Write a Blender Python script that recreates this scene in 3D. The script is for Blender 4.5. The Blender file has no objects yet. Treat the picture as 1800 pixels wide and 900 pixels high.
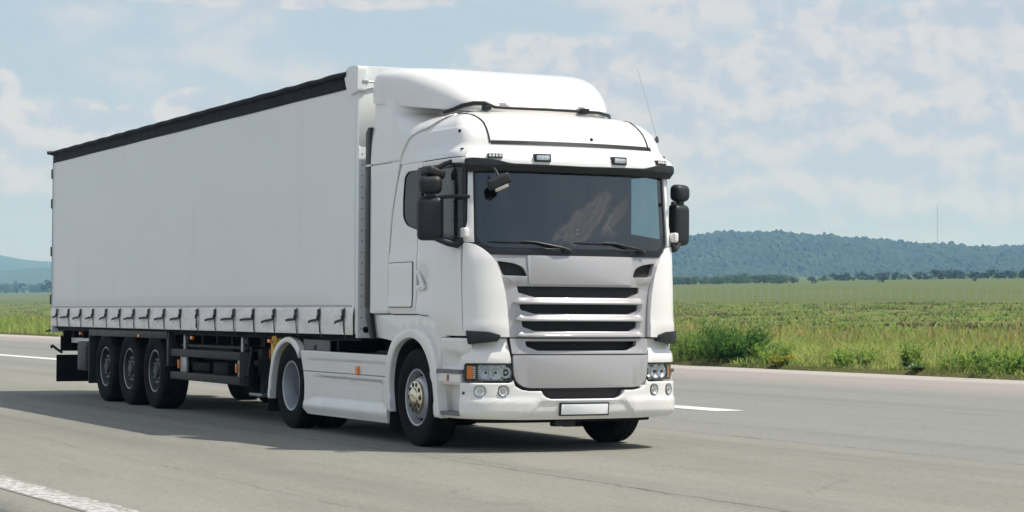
import bpy, bmesh, math, random
import numpy as np
from mathutils import Vector, Matrix, noise as mnoise
random.seed(7); RNG = np.random.default_rng(11)
scene = bpy.context.scene
COL = scene.collection
R = math.radians

# ------------------------------------------------------------------ camera, world, sun, exposure
cam_d = Vector((-0.89742501, 0.44029985, 0.02764748)).normalized()
cam_r = Vector((0.44059309, 0.89769143, 0.0052756)).normalized()
cam_u = cam_r.cross(cam_d)
cam_data = bpy.data.cameras.new('camera'); cam = bpy.data.objects.new('camera', cam_data); COL.objects.link(cam)
m3 = Matrix((cam_r, cam_u, -cam_d)).transposed()
cam.matrix_world = Matrix.Translation((18.62885, -9.94895, 1.36631)) @ m3.to_4x4()
cam_data.sensor_width = 36; cam_data.lens = 74.294; cam_data.clip_start = .1; cam_data.clip_end = 40000
scene.camera = cam

SUN_DIR = Vector((0.35, 0.455, 1.0)).normalized()
SUN_EL = math.asin(SUN_DIR.z); SUN_AZ = math.atan2(SUN_DIR.x, SUN_DIR.y)     # clockwise from +Y
SKY_STRENGTH = 0.12
CLOUD_LIT = (0.69, 0.655, 0.65); CLOUD_SHADE = (0.455, 0.505, 0.605); VEIL = (.475, .575, .675)

world = bpy.data.worlds.new('World'); scene.world = world; world.use_nodes = True
wt = world.node_tree; wt.nodes.clear(); WN = wt.nodes.new; WL = wt.links.new
sky = WN('ShaderNodeTexSky'); sky.sky_type = 'NISHITA'; sky.sun_disc = False
sky.sun_elevation = SUN_EL; sky.sun_rotation = SUN_AZ
sky.air_density = 1.0; sky.dust_density = 3.0; sky.ozone_density = 1.3; sky.altitude = 200
tc = WN('ShaderNodeTexCoord'); sp = WN('ShaderNodeSeparateXYZ'); WL(tc.outputs['Generated'], sp.inputs[0])
def wmath(op, a, b=None, c=None):
    n = WN('ShaderNodeMath'); n.operation = op
    for i, v in enumerate((a, b, c)):
        if v is None: continue
        if isinstance(v, (int, float)): n.inputs[i].default_value = v
        else: WL(v, n.inputs[i])
    return n.outputs[0]
az = wmath('MULTIPLY', wmath('ARCTAN2', sp.outputs['Y'], wmath('MULTIPLY', sp.outputs['X'], -1.0)), 180/math.pi)
el = wmath('MULTIPLY', wmath('ARCSINE', sp.outputs['Z']), 180/math.pi)
cmb = WN('ShaderNodeCombineXYZ'); WL(az, cmb.inputs[0]); WL(el, cmb.inputs[1])
ahead = None
W_AHEAD = WN('ShaderNodeMapRange'); W_AHEAD.interpolation_type = 'SMOOTHSTEP'; WL(wmath('ABSOLUTE', az), W_AHEAD.inputs[0]); W_AHEAD.inputs[1].default_value = 115; W_AHEAD.inputs[2].default_value = 140
cmbn = WN('ShaderNodeCombineXYZ')       # flatter, streakier cloud ahead of the truck
WL(wmath('MULTIPLY', az, wmath('SUBTRACT', 1.0, wmath('MULTIPLY', W_AHEAD.outputs[0], .6))), cmbn.inputs[0]); WL(wmath('MULTIPLY', el, wmath('ADD', 1.0, wmath('MULTIPLY', W_AHEAD.outputs[0], 4.0))), cmbn.inputs[1])
def wnoise(scale, detail, rough, vec, offset=(0, 0, 0), stretch=(1, 1.2, 1)):
    mp = WN('ShaderNodeMapping'); mp.inputs['Scale'].default_value = stretch; mp.inputs['Location'].default_value = offset
    WL(vec, mp.inputs['Vector'])
    n = WN('ShaderNodeTexNoise'); n.inputs['Scale'].default_value = scale; n.inputs['Detail'].default_value = detail
    n.inputs['Roughness'].default_value = rough; WL(mp.outputs[0], n.inputs['Vector'])
    return n.outputs['Fac']
def wrange(v, a, b, c=0.0, d=1.0, smooth=True):
    n = WN('ShaderNodeMapRange'); n.interpolation_type = 'SMOOTHSTEP' if smooth else 'LINEAR'
    for i, x in enumerate((a, b, c, d)): n.inputs[i+1].default_value = x
    WL(v, n.inputs[0]); return n.outputs[0]
n_puff = wnoise(.80, 10, .55, cmbn.outputs[0], (3.1, 1.7, 0))
n_puff_up = wnoise(.80, 10, .55, cmbn.outputs[0], (3.1-.28, 1.7-.55, 0))
n_wide = wnoise(.12, 6, .55, cmb.outputs[0], (9.3, 4.0, 0), (1, 2.2, 1))
# cumulus banks: azimuth, elevation, half width, half height (degrees)
CLOUDS = [(13.2, 4.35, 2.4, 1.55), (14.6, 4.9, 1.0, .95), (17.6, 5.35, 1.5, .75), (12.4, 5.9, .7, .6), (15.9, 5.2, .6, .5),
          (26.8, 6.5, 2.6, 1.2), (30.6, 5.9, 4.2, 1.8), (29.5, 6.6, 3.2, 1.1), (35.0, 6.9, 3.0, 1.9), (38.8, 7.5, 3.0, 1.5), (36.0, 4.4, 4.5, 2.0),
          (39.5, 4.4, 2.4, 2.4), (32.0, 3.9, 3.4, 1.4), (20.0, 8.6, 6.5, .5), (44.5, 6.0, 4.0, 2.6), (7.0, 4.6, 3.6, 1.6), (50, 4, 6, 3), (-6, 5, 7, 3), (-85, 30, 62, 26), (150, 12.5, 14, .5), (168, 11.9, 10, .4), (136, 11.8, 7, .3)]  # widest bank, beside the truck's right, is unseen, added to brighten its side
mask = None
for (a, e, ra, re) in CLOUDS:
    s = WN('ShaderNodeVectorMath'); s.operation = 'SUBTRACT'; WL(cmb.outputs[0], s.inputs[0]); s.inputs[1].default_value = (a, e, 0)
    q = WN('ShaderNodeVectorMath'); q.operation = 'MULTIPLY'; WL(s.outputs[0], q.inputs[0]); q.inputs[1].default_value = (1/ra, 1/re, 0)
    l = WN('ShaderNodeVectorMath'); l.operation = 'LENGTH'; WL(q.outputs[0], l.inputs[0])
    v = wmath('SUBTRACT', 1.0, l.outputs['Value'])
    mask = v if mask is None else wmath('MAXIMUM', mask, v)
mask = wmath('MAXIMUM', mask, -0.6)
dens = wmath('MULTIPLY_ADD', wmath('SUBTRACT', n_puff, .5), 1.15, wmath('MULTIPLY', mask, 1.5))
cover = wrange(dens, .0, .42)
# loose general cloud all round, thinner overhead
broad = wrange(n_wide, .46, .66)
broad = wmath('MULTIPLY', broad, .75)
# clearer, bluer sky ahead of the truck (behind the camera)
ahead = wmath('MULTIPLY', wrange(wmath('ABSOLUTE', az), 115, 140, 0, 1), wrange(el, 22, 40, 1, 0))
broad = wmath('MULTIPLY', broad, wmath('SUBTRACT', 1.0, wmath('MULTIPLY', ahead, .85)))
cover = wmath('MAXIMUM', wmath('MULTIPLY', cover, .74), broad)
cover = wmath('MULTIPLY', cover, wrange(el, .0, 6.0, .38, 1.0))
relief = wrange(wmath('ADD', wmath('MULTIPLY', wmath('SUBTRACT', n_puff, n_puff_up), 2.2), wmath('MULTIPLY', wmath('SUBTRACT', .5, dens), .16)), -.34, .26)
cc = WN('ShaderNodeMix'); cc.data_type = 'RGBA'; WL(relief, cc.inputs['Factor'])
cc.inputs['A'].default_value = tuple(c/SKY_STRENGTH for c in CLOUD_SHADE)+(1,); cc.inputs['B'].default_value = tuple(c/SKY_STRENGTH for c in CLOUD_LIT)+(1,)
veil = WN('ShaderNodeMix'); veil.data_type = 'RGBA'; WL(wmath('MULTIPLY', wrange(el, 0, 40, .70, .30), wmath('SUBTRACT', 1.0, wmath('MULTIPLY', ahead, .9))), veil.inputs['Factor']); WL(sky.outputs[0], veil.inputs['A']); veil.inputs['B'].default_value = tuple(c/SKY_STRENGTH for c in VEIL)+(1,)   # thin high overcast
# cloud gain: raised opposite the sun as side fill, ahead for the windscreen reflection
anti = wrange(wmath('COSINE', wmath('MULTIPLY', wmath('ADD', az, 52.4), math.pi/180)), .25, .9, 1.0, 1.22)
gain = wmath('MULTIPLY', anti, wmath('ADD', 1.0, wmath('MULTIPLY', ahead, .9)))
cg = WN('ShaderNodeVectorMath'); cg.operation = 'SCALE'; WL(cc.outputs['Result'], cg.inputs[0]); WL(gain, cg.inputs['Scale'])
mx = WN('ShaderNodeMix'); mx.data_type = 'RGBA'; WL(cover, mx.inputs['Factor']); WL(veil.outputs['Result'], mx.inputs['A']); WL(cg.outputs[0], mx.inputs['B'])
bg = WN('ShaderNodeBackground'); bg.inputs['Strength'].default_value = SKY_STRENGTH; WL(mx.outputs['Result'], bg.inputs['Color'])
wo = WN('ShaderNodeOutputWorld'); WL(bg.outputs[0], wo.inputs['Surface'])

sl = bpy.data.lights.new('sun', 'SUN'); sl.energy = 4.25; sl.angle = R(.53); sl.color = (1.0, .955, .88)
so = bpy.data.objects.new('sun', sl); COL.objects.link(so); so.location = (30, 40, 60)
so.rotation_euler = (-SUN_DIR).to_track_quat('-Z', 'Y').to_euler()
scene.view_settings.view_transform = 'Standard'; scene.view_settings.look = 'None'; scene.view_settings.exposure = 0.15; scene.view_settings.gamma = 1
scene.render.engine = 'CYCLES'
scene.cycles.max_bounces = 8; scene.cycles.transparent_max_bounces = 16; scene.cycles.volume_bounces = 1
scene.cycles.use_denoising = True

# ------------------------------------------------------------------ helpers
class NT:
    def __init__(s, name):
        s.m = bpy.data.materials.new(name); s.m.use_nodes = True; s.t = s.m.node_tree; s.t.nodes.clear()
        s.out = s.N('ShaderNodeOutputMaterial')
    def N(s, k): return s.t.nodes.new(k)
    def L(s, a, b): s.t.links.new(a, b)
    def set(s, n, i, v):
        if v is None: return
        if hasattr(v, 'links') or isinstance(v, bpy.types.NodeSocket): s.L(v, n.inputs[i])
        elif isinstance(v, (tuple, list)) and len(v) == 3 and n.inputs[i].type == 'RGBA': n.inputs[i].default_value = tuple(v)+(1,)
        else: n.inputs[i].default_value = v
    def math(s, op, a, b=None, c=None):
        n = s.N('ShaderNodeMath'); n.operation = op
        for i, v in enumerate((a, b, c)): s.set(n, i, v)
        return n.outputs[0]
    def coord(s, k='Object'): return s.N('ShaderNodeTexCoord').outputs[k]
    def map(s, v, scale=(1, 1, 1), loc=(0, 0, 0), rot=(0, 0, 0)):
        n = s.N('ShaderNodeMapping'); n.inputs['Scale'].default_value = scale; n.inputs['Location'].default_value = loc; n.inputs['Rotation'].default_value = rot
        s.L(v, n.inputs['Vector']); return n.outputs[0]
    def noise(s, v, scale, detail=4, rough=.55, dist=0):
        n = s.N('ShaderNodeTexNoise'); n.inputs['Scale'].default_value = scale; n.inputs['Detail'].default_value = detail
        n.inputs['Roughness'].default_value = rough; n.inputs['Distortion'].default_value = dist; s.L(v, n.inputs['Vector']); return n.outputs['Fac']
    def vor(s, v, scale, feature='F1', out='Distance'):
        n = s.N('ShaderNodeTexVoronoi'); n.feature = feature; n.inputs['Scale'].default_value = scale; s.L(v, n.inputs['Vector']); return n.outputs[out]
    def range(s, v, a, b, c=0., d=1., smooth=False):
        n = s.N('ShaderNodeMapRange'); n.interpolation_type = 'SMOOTHSTEP' if smooth else 'LINEAR'
        for i, x in enumerate((v, a, b, c, d)): s.set(n, i, x)
        return n.outputs[0]
    def mix(s, f, a, b, mode='MIX'):
        n = s.N('ShaderNodeMix'); n.data_type = 'RGBA'; n.blend_type = mode; s.set(n, 'Factor', f) if False else None
        s.set(n, 0, f)
        for k, v in ((6, a), (7, b)): s.set(n, k, v)
        return n.outputs[2]
    def ramp(s, v, stops):
        n = s.N('ShaderNodeValToRGB'); e = n.color_ramp.elements
        while len(e) < len(stops): e.new(.5)
        for i, (p, c) in enumerate(stops): e[i].position = p; e[i].color = tuple(c)+(1,)
        s.L(v, n.inputs[0]); return n.outputs[0]
    def bump(s, h, strength=.3, dist=.01):
        n = s.N('ShaderNodeBump'); n.inputs['Strength'].default_value = strength; n.inputs['Distance'].default_value = dist; s.L(h, n.inputs['Height']); return n.outputs[0]
    def bsdf(s, color, rough=.5, metal=0., coat=0., normal=None, spec=None, **kw):
        n = s.N('ShaderNodeBsdfPrincipled'); s.set(n, 'Base Color', color); s.set(n, 'Roughness', rough); s.set(n, 'Metallic', metal); s.set(n, 'Coat Weight', coat)
        if coat: n.inputs['Coat Roughness'].default_value = .04
        if normal is not None: s.L(normal, n.inputs['Normal'])
        if spec is not None: n.inputs['Specular IOR Level'].default_value = spec
        for k, v in kw.items(): s.set(n, k, v)
        s.L(n.outputs[0], s.out.inputs['Surface']); return n
MATS = {}
def simple(name, color, rough=.5, metal=0., coat=0., var=.06, vscale=3., bump=0., bscale=200., spec=None):
    t = NT(name); co = t.coord()
    f = t.noise(co, vscale, 5, .6)
    a = tuple(max(0, c*(1-var)) for c in color); b = tuple(min(1, c*(1+var)) for c in color)
    col = t.mix(f, a, b)
    rg = t.range(t.noise(co, vscale*2.3, 4), .3, .7, max(0, rough-.05), min(1, rough+.07))
    nm = t.bump(t.noise(co, bscale, 3), bump, .004) if bump else None
    t.bsdf(col, rg, metal, coat, nm, spec); MATS[name] = t.m; return t.m

def paint(name, color, rough=.32, coat=.7, metal=0.0):
    """vehicle paint with road film: dust settles low down, faint streaks"""
    t = NT(name); co = t.coord()
    sep = t.N('ShaderNodeSeparateXYZ'); t.L(co, sep.inputs[0])
    streak = t.noise(t.map(co, (9, 9, .7)), 1.2, 6, .62)
    blot = t.noise(co, 2.1, 6, .62)
    low = t.range(sep.outputs['Z'], .15, 1.25, 1., 0., True)
    d = t.math('MULTIPLY', t.range(blot, .38, .75), t.math('MULTIPLY_ADD', low, .13, .03))
    d = t.math('ADD', d, t.math('MULTIPLY', t.range(streak, .55, .8), .05))
    col = t.mix(d, color, (.36, .33, .28))
    rg = t.math('MULTIPLY_ADD', d, .5, rough)
    orange = t.bump(t.noise(co, 160, 2), .03, .002)
    t.bsdf(col, rg, metal, coat, orange); MATS[name] = t.m; return t.m

paint('white_paint', (.82, .81, .785))
paint('silver_paint', (.43, .422, .428), .36, .5, .25)
simple('black_plastic', (.012, .013, .015), .5, var=.25, bump=.15, bscale=350)
simple('satin_black', (.007, .008, .010), .38, var=.2, vscale=6)
simple('grey_plastic', (.16, .162, .168), .6, var=.15, bump=.2)
simple('dark_plastic', (.06, .062, .066), .62, var=.2, bump=.2)
simple('chassis', (.009, .009, .010), .7, var=.4, vscale=5, spec=.15)
simple('chassis_grey', (.050, .047, .042), .6, var=.3, vscale=5, spec=.25)
simple('steel', (.30, .31, .33), .38, .85, var=.15, vscale=6)
simple('rim_silver', (.46, .48, .51), .42, .5, var=.15, vscale=7)
simple('rim_dark', (.055, .06, .066), .5, .3, var=.25, vscale=9)
simple('chrome', (.74, .66, .50), .12, 1.0, var=.05)
simple('reflector', (.88, .89, .90), .24, .85, var=.03)
simple('galvanised', (.42, .44, .45), .45, .6, var=.2, vscale=10)
simple('amber', (.95, .24, .012), .22, 0, .5, var=.12, vscale=60)
simple('marker_red', (.35, .05, .02), .25, 0, .5)
simple('seat_fabric', (.03, .032, .036), .85, var=.2, vscale=30)
simple('cab_trim', (.07, .07, .068), .7, var=.1)
simple('cab_lining_dark', (.022, .022, .023), .8, var=.1)
simple('dash_plastic', (.05, .05, .053), .6, var=.1)
simple('yellow_paint', (.62, .40, .02), .5, var=.2, vscale=8)
simple('plate_white', (.82, .83, .84), .35, 0, .3, var=.01)
simple('skin', (.52, .30, .21), .5, var=.08)
simple('shirt', (.04, .05, .075), .85, var=.15, vscale=20)
simple('trousers', (.03, .035, .05), .85, var=.15, vscale=20)
simple('hair', (.03, .02, .014), .7, var=.3, vscale=60)
simple('strap_grey', (.03, .032, .037), .7, var=.3, vscale=20)
simple('wood', (.19, .13, .075), .8, var=.3, vscale=12)
simple('mast_paint', (.30, .24, .24), .6)
simple('fence_post', (.45, .46, .44), .7, var=.2)
simple('lamp_tray', (.80, .81, .82), .3, .35, var=.05)
simple('door_grey', (.82, .84, .845), .4, .1, var=.1)
# rubber with dust
t = NT('tyre_rubber'); co = t.coord(); n = t.noise(co, 4, 6, .65)
t.bsdf(t.mix(t.range(n, .4, .75), (.009, .009, .010), (.026, .024, .022)), .85, spec=.12, normal=t.bump(t.noise(co, 90, 3), .25, .004)); MATS['tyre_rubber'] = t.m
# tarpaulin
t = NT('tarp_white'); co = t.coord(); n = t.noise(t.map(co, (.5, 1, 1.2)), 1.3, 6, .6); st = t.noise(t.map(co, (4, 4, .25)), 1.2, 5, .6)
c = t.mix(t.range(n, .35, .7, 0, .5), (.84, .86, .84), (.78, .805, .79)); c = t.mix(t.range(st, .58, .8, 0, .25), c, (.60, .56, .50))
t.bsdf(c, .48, coat=.15, normal=t.bump(t.noise(t.map(co, (.35, 1, .5)), 1.6, 3), .25, .03)); MATS['tarp_white'] = t.m
t = NT('tarp_skirt'); co = t.coord(); n = t.noise(t.map(co, (2, 1, 5)), 2.2, 6, .65)
sep = t.N('ShaderNodeSeparateXYZ'); t.L(co, sep.inputs[0])
dirt = t.math('MULTIPLY', t.range(n, .42, .72), .55)
t.bsdf(t.mix(dirt, (.88, .86, .83), (.58, .54, .48)), .5, coat=.1, normal=t.bump(t.noise(t.map(co, (3, 1, 3)), 2.6, 4), .5, .03)); MATS['tarp_skirt'] = t.m
t = NT('tarp_webbing'); co = t.coord(); w = t.noise(t.map(co, (60, 1, 300)), 1.0, 2)
t.bsdf(t.mix(t.range(w, .35, .65), (.42, .43, .42), (.55, .55, .53)), .7); MATS['tarp_webbing'] = t.m
simple('tarp_black', (.012, .015, .020), .65, var=.3, vscale=4, spec=.15)
# dark meshes behind the grille openings
t = NT('grille_mesh'); co = t.coord(); w = t.N('ShaderNodeTexWave'); w.bands_direction = 'Z'; w.inputs['Scale'].default_value = 22; t.L(co, w.inputs['Vector'])
t.bsdf(t.mix(w.outputs['Fac'], (.006, .006, .007), (.03, .03, .032)), .5, normal=t.bump(w.outputs['Fac'], .5, .01)); MATS['grille_mesh'] = t.m
# glass: tinted, clear to light, mirror-like by Fresnel
def glass(name, tint, ior=1.5, rough=.0, dirt=.05):
    t = NT(name); tr = t.N('ShaderNodeBsdfTransparent'); t.set(tr, 'Color', tint)
    gl = t.N('ShaderNodeBsdfGlossy'); t.set(gl, 'Roughness', rough); t.set(gl, 'Color', (.95, .97, 1))
    df = t.N('ShaderNodeBsdfDiffuse'); t.set(df, 'Color', (.30, .29, .27))
    fr = t.N('ShaderNodeFresnel'); fr.inputs['IOR'].default_value = ior
    geo = t.N('ShaderNodeNewGeometry')
    f = t.math('MULTIPLY', fr.outputs[0], t.math('SUBTRACT', 1.0, geo.outputs['Backfacing']))
    m = t.N('ShaderNodeMixShader'); t.L(f, m.inputs[0]); t.L(tr.outputs[0], m.inputs[1]); t.L(gl.outputs[0], m.inputs[2])
    m2 = t.N('ShaderNodeMixShader'); co = t.coord()
    t.L(t.range(t.noise(co, 3, 6, .65), .4, .8, dirt*.2, dirt*1.6), m2.inputs[0]); t.L(m.outputs[0], m2.inputs[1]); t.L(df.outputs[0], m2.inputs[2])
    t.L(m2.outputs[0], t.out.inputs['Surface']); MATS[name] = t.m
glass('windscreen_glass', (.46, .57, .60), 1.9, 0, .012)
glass('side_glass', (.95, .98, .99), 1.6, 0, .03)
glass('quarter_glass', (.05, .055, .06), 1.42, 0, .008)
glass('lamp_glass', (.93, .95, .96), 1.5, 0, .03)
M = MATS

def link(name, me, parent=None, mat=None):
    o = bpy.data.objects.new(name, me); COL.objects.link(o)
    if parent is not None: o.parent = parent
    if mat is not None: me.materials.append(M[mat] if isinstance(mat, str) else mat)
    return o
def tag(o, label=None, cat=None, group=None, kind=None):
    if label: o['label'] = label
    if cat: o['category'] = cat
    if group: o['group'] = group
    if kind: o['kind'] = kind
    return o
def thing(name, loc, label, cat, group=None, rz=0):
    o = bpy.data.objects.new(name, None); COL.objects.link(o); o.location = loc; o.rotation_euler = (0, 0, rz); o.empty_display_size = .3
    return tag(o, label, cat, group)
def holder(name, parent, loc=(0, 0, 0)):
    o = bpy.data.objects.new(name, None); COL.objects.link(o); o.parent = parent; o.location = loc; o.empty_display_size = .1; return o
def kids(o): return [c for c in bpy.data.objects if c.parent == o]
def copy_tree(o, parent=None, chm=None):
    c = o.copy(); COL.objects.link(c)
    if parent is not None: c.parent = parent
    for ch in list(o.children): copy_tree(ch, c)
    return c
def sharpen(bm, ang=32):
    a = R(ang)
    for f in bm.faces: f.smooth = True
    for e in bm.edges:
        if len(e.link_faces) == 2:
            try: e.smooth = e.calc_face_angle() < a
            except ValueError: pass
def finish(bm, name, mat, parent=None, ang=32, bevel=0, seg=2, recalc=True):
    if recalc: bmesh.ops.recalc_face_normals(bm, faces=bm.faces[:])
    if bevel:
        es = [e for e in bm.edges if len(e.link_faces) == 2 and e.calc_face_angle(0) > R(38)]
        bmesh.ops.bevel(bm, geom=es, offset=bevel, segments=seg, affect='EDGES', profile=.5, clamp_overlap=True)
    sharpen(bm, ang)
    me = bpy.data.meshes.new(name); bm.to_mesh(me); bm.free()
    return link(name, me, parent, mat)
def b_box(bm, x0, x1, y0, y1, z0, z1):
    v = [bm.verts.new(p) for p in ((x0, y0, z0), (x1, y0, z0), (x1, y1, z0), (x0, y1, z0), (x0, y0, z1), (x1, y0, z1), (x1, y1, z1), (x0, y1, z1))]
    for f in ((0, 3, 2, 1), (4, 5, 6, 7), (0, 1, 5, 4), (1, 2, 6, 5), (2, 3, 7, 6), (3, 0, 4, 7)): bm.faces.new([v[i] for i in f])
def box(name, mat, parent, x0, x1, y0, y1, z0, z1, bevel=.006):
    bm = bmesh.new(); b_box(bm, min(x0, x1), max(x0, x1), min(y0, y1), max(y0, y1), min(z0, z1), max(z0, z1)); return finish(bm, name, mat, parent, bevel=bevel)
def boxes(name, mat, parent, L, bevel=.004):
    bm = bmesh.new()
    for (x0, x1, y0, y1, z0, z1) in L: b_box(bm, min(x0, x1), max(x0, x1), min(y0, y1), max(y0, y1), min(z0, z1), max(z0, z1))
    return finish(bm, name, mat, parent, bevel=bevel)
def b_tube(bm, pts, rad, n=10, cap=True):
    pts = [Vector(p) for p in pts]; rads = rad if isinstance(rad, (list, tuple)) else [rad]*len(pts); rings = []
    prev = None
    for i, p in enumerate(pts):
        tan = (pts[min(i+1, len(pts)-1)]-pts[max(i-1, 0)]).normalized()
        if prev is None: prev = tan.orthogonal().normalized()
        a = (prev-tan*prev.dot(tan)).normalized(); prev = a; b = tan.cross(a)
        rings.append([bm.verts.new(p+(a*math.cos(2*math.pi*k/n)+b*math.sin(2*math.pi*k/n))*rads[i]) for k in range(n)])
    for r0, r1 in zip(rings, rings[1:]):
        for k in range(n): bm.faces.new((r0[k], r0[(k+1) % n], r1[(k+1) % n], r1[k]))
    if cap: bm.faces.new(rings[0][::-1]); bm.faces.new(rings[-1])
def tube(name, mat, parent, pts, rad, n=10):
    bm = bmesh.new(); b_tube(bm, pts, rad, n); return finish(bm, name, mat, parent, ang=50)
def b_lathe(bm, prof, n=40, axis='Y', org=(0, 0, 0), close=False):
    """prof: list of (radius, along)"""
    org = Vector(org); rings = []
    for (r, a) in prof:
        ring = []
        for k in range(n if r > 1e-6 else 1):
            c, s = math.cos(2*math.pi*k/n)*r, math.sin(2*math.pi*k/n)*r
            v = {'Y': (c, a, s), 'X': (a, c, s), 'Z': (c, s, a)}[axis]; ring.append(bm.verts.new(org+Vector(v)))
        rings.append(ring)
    for r0, r1 in zip(rings, rings[1:]):
        if len(r0) == 1 and len(r1) == 1: continue
        for k in range(n):
            k1 = (k+1) % n
            if len(r0) == 1: bm.faces.new((r0[0], r1[k1], r1[k]))
            elif len(r1) == 1: bm.faces.new((r0[k], r0[k1], r1[0]))
            else: bm.faces.new((r0[k], r0[k1], r1[k1], r1[k]))
def lathe(name, mat, parent, prof, n=40, axis='Y', org=(0, 0, 0), ang=30):
    bm = bmesh.new(); b_lathe(bm, prof, n, axis, org); return finish(bm, name, mat, parent, ang=ang)

# ------------------------------------------------------------------ the cab's outer skin: u = run along the plan outline from the nose, z = height
YS, Y0, SAG, XC = 1.235, .86, .11, -.50
_p = [(-SAG*(y/Y0)**2, y) for y in np.linspace(0, Y0, 40)]
_P0 = np.array((-SAG, Y0)); _P1 = _P0+np.array((-2*SAG/Y0, 1))*.23; _P3 = np.array((XC, YS)); _P2 = _P3+np.array((.23, 0))
_p += [tuple((1-s)**3*_P0+3*(1-s)**2*s*_P1+3*(1-s)*s*s*_P2+s**3*_P3) for s in np.linspace(0, 1, 40)[1:]]
_p.append((-3.5, YS)); BP = np.array(_p); ARC = np.concatenate([[0], np.cumsum(np.hypot(*np.diff(BP, axis=0).T))]); UC = ARC[-2]
def xfront(z): return float(np.interp(z, [0, .3, .5, 1.13, 1.6, 2.0, 2.8, 3.1], [-.06, -.02, 0, .0, -.02, -.05, -.13, -.17]))
def skin(u, z, off=0.):
    a = abs(u); e = .004
    x, y = np.interp(a, ARC, BP[:, 0]), np.interp(a, ARC, BP[:, 1])
    x1, y1 = np.interp(a+e, ARC, BP[:, 0]), np.interp(a+e, ARC, BP[:, 1]); b = max(a-e, -1)
    if b < 0: x0, y0 = 0, b
    else: x0, y0 = np.interp(b, ARC, BP[:, 0]), np.interp(b, ARC, BP[:, 1])
    tx, ty = x1-x0, y1-y0; n = math.hypot(tx, ty)+1e-9
    s = -1 if u < 0 else 1; w = min(1, max(0, 1-(a-1.1)/.6))
    return Vector((x+xfront(z)*w+off*ty/n, s*(y-off*tx/n), z))
def side(sgn, y=YS): return lambda X, z, off=0.: Vector((X, sgn*(y+off), z))
def U(X, sgn=-1): return sgn*(UC+(XC-X))          # plan run of a point on the straight side
def panel(name, mat, parent, outer, off=0., th=.03, holes=(), bev=.006, disp=None, ustep=.07, zstep=None, mp=skin, mirror=False, ang=32, seg=2, back=False):
    bm = bmesh.new(); sg = -1 if mirror else 1
    for loop in [outer]+list(holes):
        vs = [bm.verts.new((sg*a, b, -th)) for a, b in loop]
        for i in range(len(vs)): bm.edges.new((vs[i], vs[(i+1) % len(vs)]))
    bmesh.ops.triangle_fill(bm, use_beauty=True, use_dissolve=False, edges=bm.edges[:], normal=(0, 0, 1))
    for f in bm.faces: f.normal_update()
    for f in bm.faces:
        if f.normal.z < 0: f.normal_flip()
    keep = None
    if back:
        d = bmesh.ops.duplicate(bm, geom=bm.faces[:]); keep = [g for g in d['geom'] if isinstance(g, bmesh.types.BMFace)]
        src = [f for f in bm.faces if f not in set(keep)]
    else: src = bm.faces[:]
    r = bmesh.ops.extrude_face_region(bm, geom=src)
    top = [g for g in r['geom'] if isinstance(g, bmesh.types.BMFace)]; tv = [g for g in r['geom'] if isinstance(g, bmesh.types.BMVert)]
    for v in tv: v.co.z = 0
    ts = set(top)
    if bev:
        es = [e for e in bm.edges if len(e.link_faces) == 2 and (e.link_faces[0] in ts) != (e.link_faces[1] in ts)]
        bmesh.ops.bevel(bm, geom=es, offset=bev, segments=seg, affect='EDGES', profile=.5, clamp_overlap=True)
    us = [v.co.x for v in bm.verts]; zs = [v.co.y for v in bm.verts]
    for (lo, hi, st, ax) in ((min(us), max(us), ustep, 0), (min(zs), max(zs), zstep, 1)):
        if not st: continue
        k = math.ceil(lo/st+1e-6)
        while k*st < hi-1e-4:
            co = [0, 0, 0]; no = [0, 0, 0]; co[ax] = k*st; no[ax] = 1
            bmesh.ops.bisect_plane(bm, geom=bm.verts[:]+bm.edges[:]+bm.faces[:], dist=1e-5, plane_co=co, plane_no=no); k += 1
    bmesh.ops.remove_doubles(bm, verts=bm.verts[:], dist=1e-5) if not back else None
    for v in bm.verts:
        u, z, d = v.co; dd = disp(abs(u) if mirror or True else u, z) if disp else 0
        v.co = mp(u, z, off+d+dd)
    # orient outwards
    bm.normal_update()
    bmesh.ops.recalc_face_normals(bm, faces=bm.faces[:])
    s = 0
    for f in bm.faces:
        c = f.calc_center_median(); w = f.normal.dot(Vector((c.x+1.0, c.y*1.0, 0)))*f.calc_area(); s += w
    if s < 0: bmesh.ops.reverse_faces(bm, faces=bm.faces[:])
    sharpen(bm, ang)
    me = bpy.data.meshes.new(name); bm.to_mesh(me); bm.free(); return link(name, me, parent, mat)
def ss(a, b, x):
    t_ = min(1, max(0, (x-a)/(b-a))); return t_*t_*(3-2*t_)
def roundpoly(pts, rad, n=4):
    out = []; N_ = len(pts)
    for i in range(N_):
        p0, p1, p2 = (Vector(pts[i-1]), Vector(pts[i]), Vector(pts[(i+1) % N_])); a = (p0-p1); b = (p2-p1)
        r_ = min(rad[i] if isinstance(rad, (list, tuple)) else rad, a.length*.45, b.length*.45)
        if r_ < 1e-4: out.append(tuple(p1)); continue
        q0 = p1+a.normalized()*r_; q1 = p1+b.normalized()*r_
        for k in range(n+1):
            s = k/n; q = (1-s)**2*q0+2*s*(1-s)*p1+s*s*q1; out.append((q.x, q.y))
    return out
def rect(x0, x1, z0, z1, r=0, n=4):
    p = [(x0, z0), (x1, z0), (x1, z1), (x0, z1)]; return roundpoly(p, r, n) if r else p
def mir(L): return [(-a, b) for a, b in L][::-1]
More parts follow.
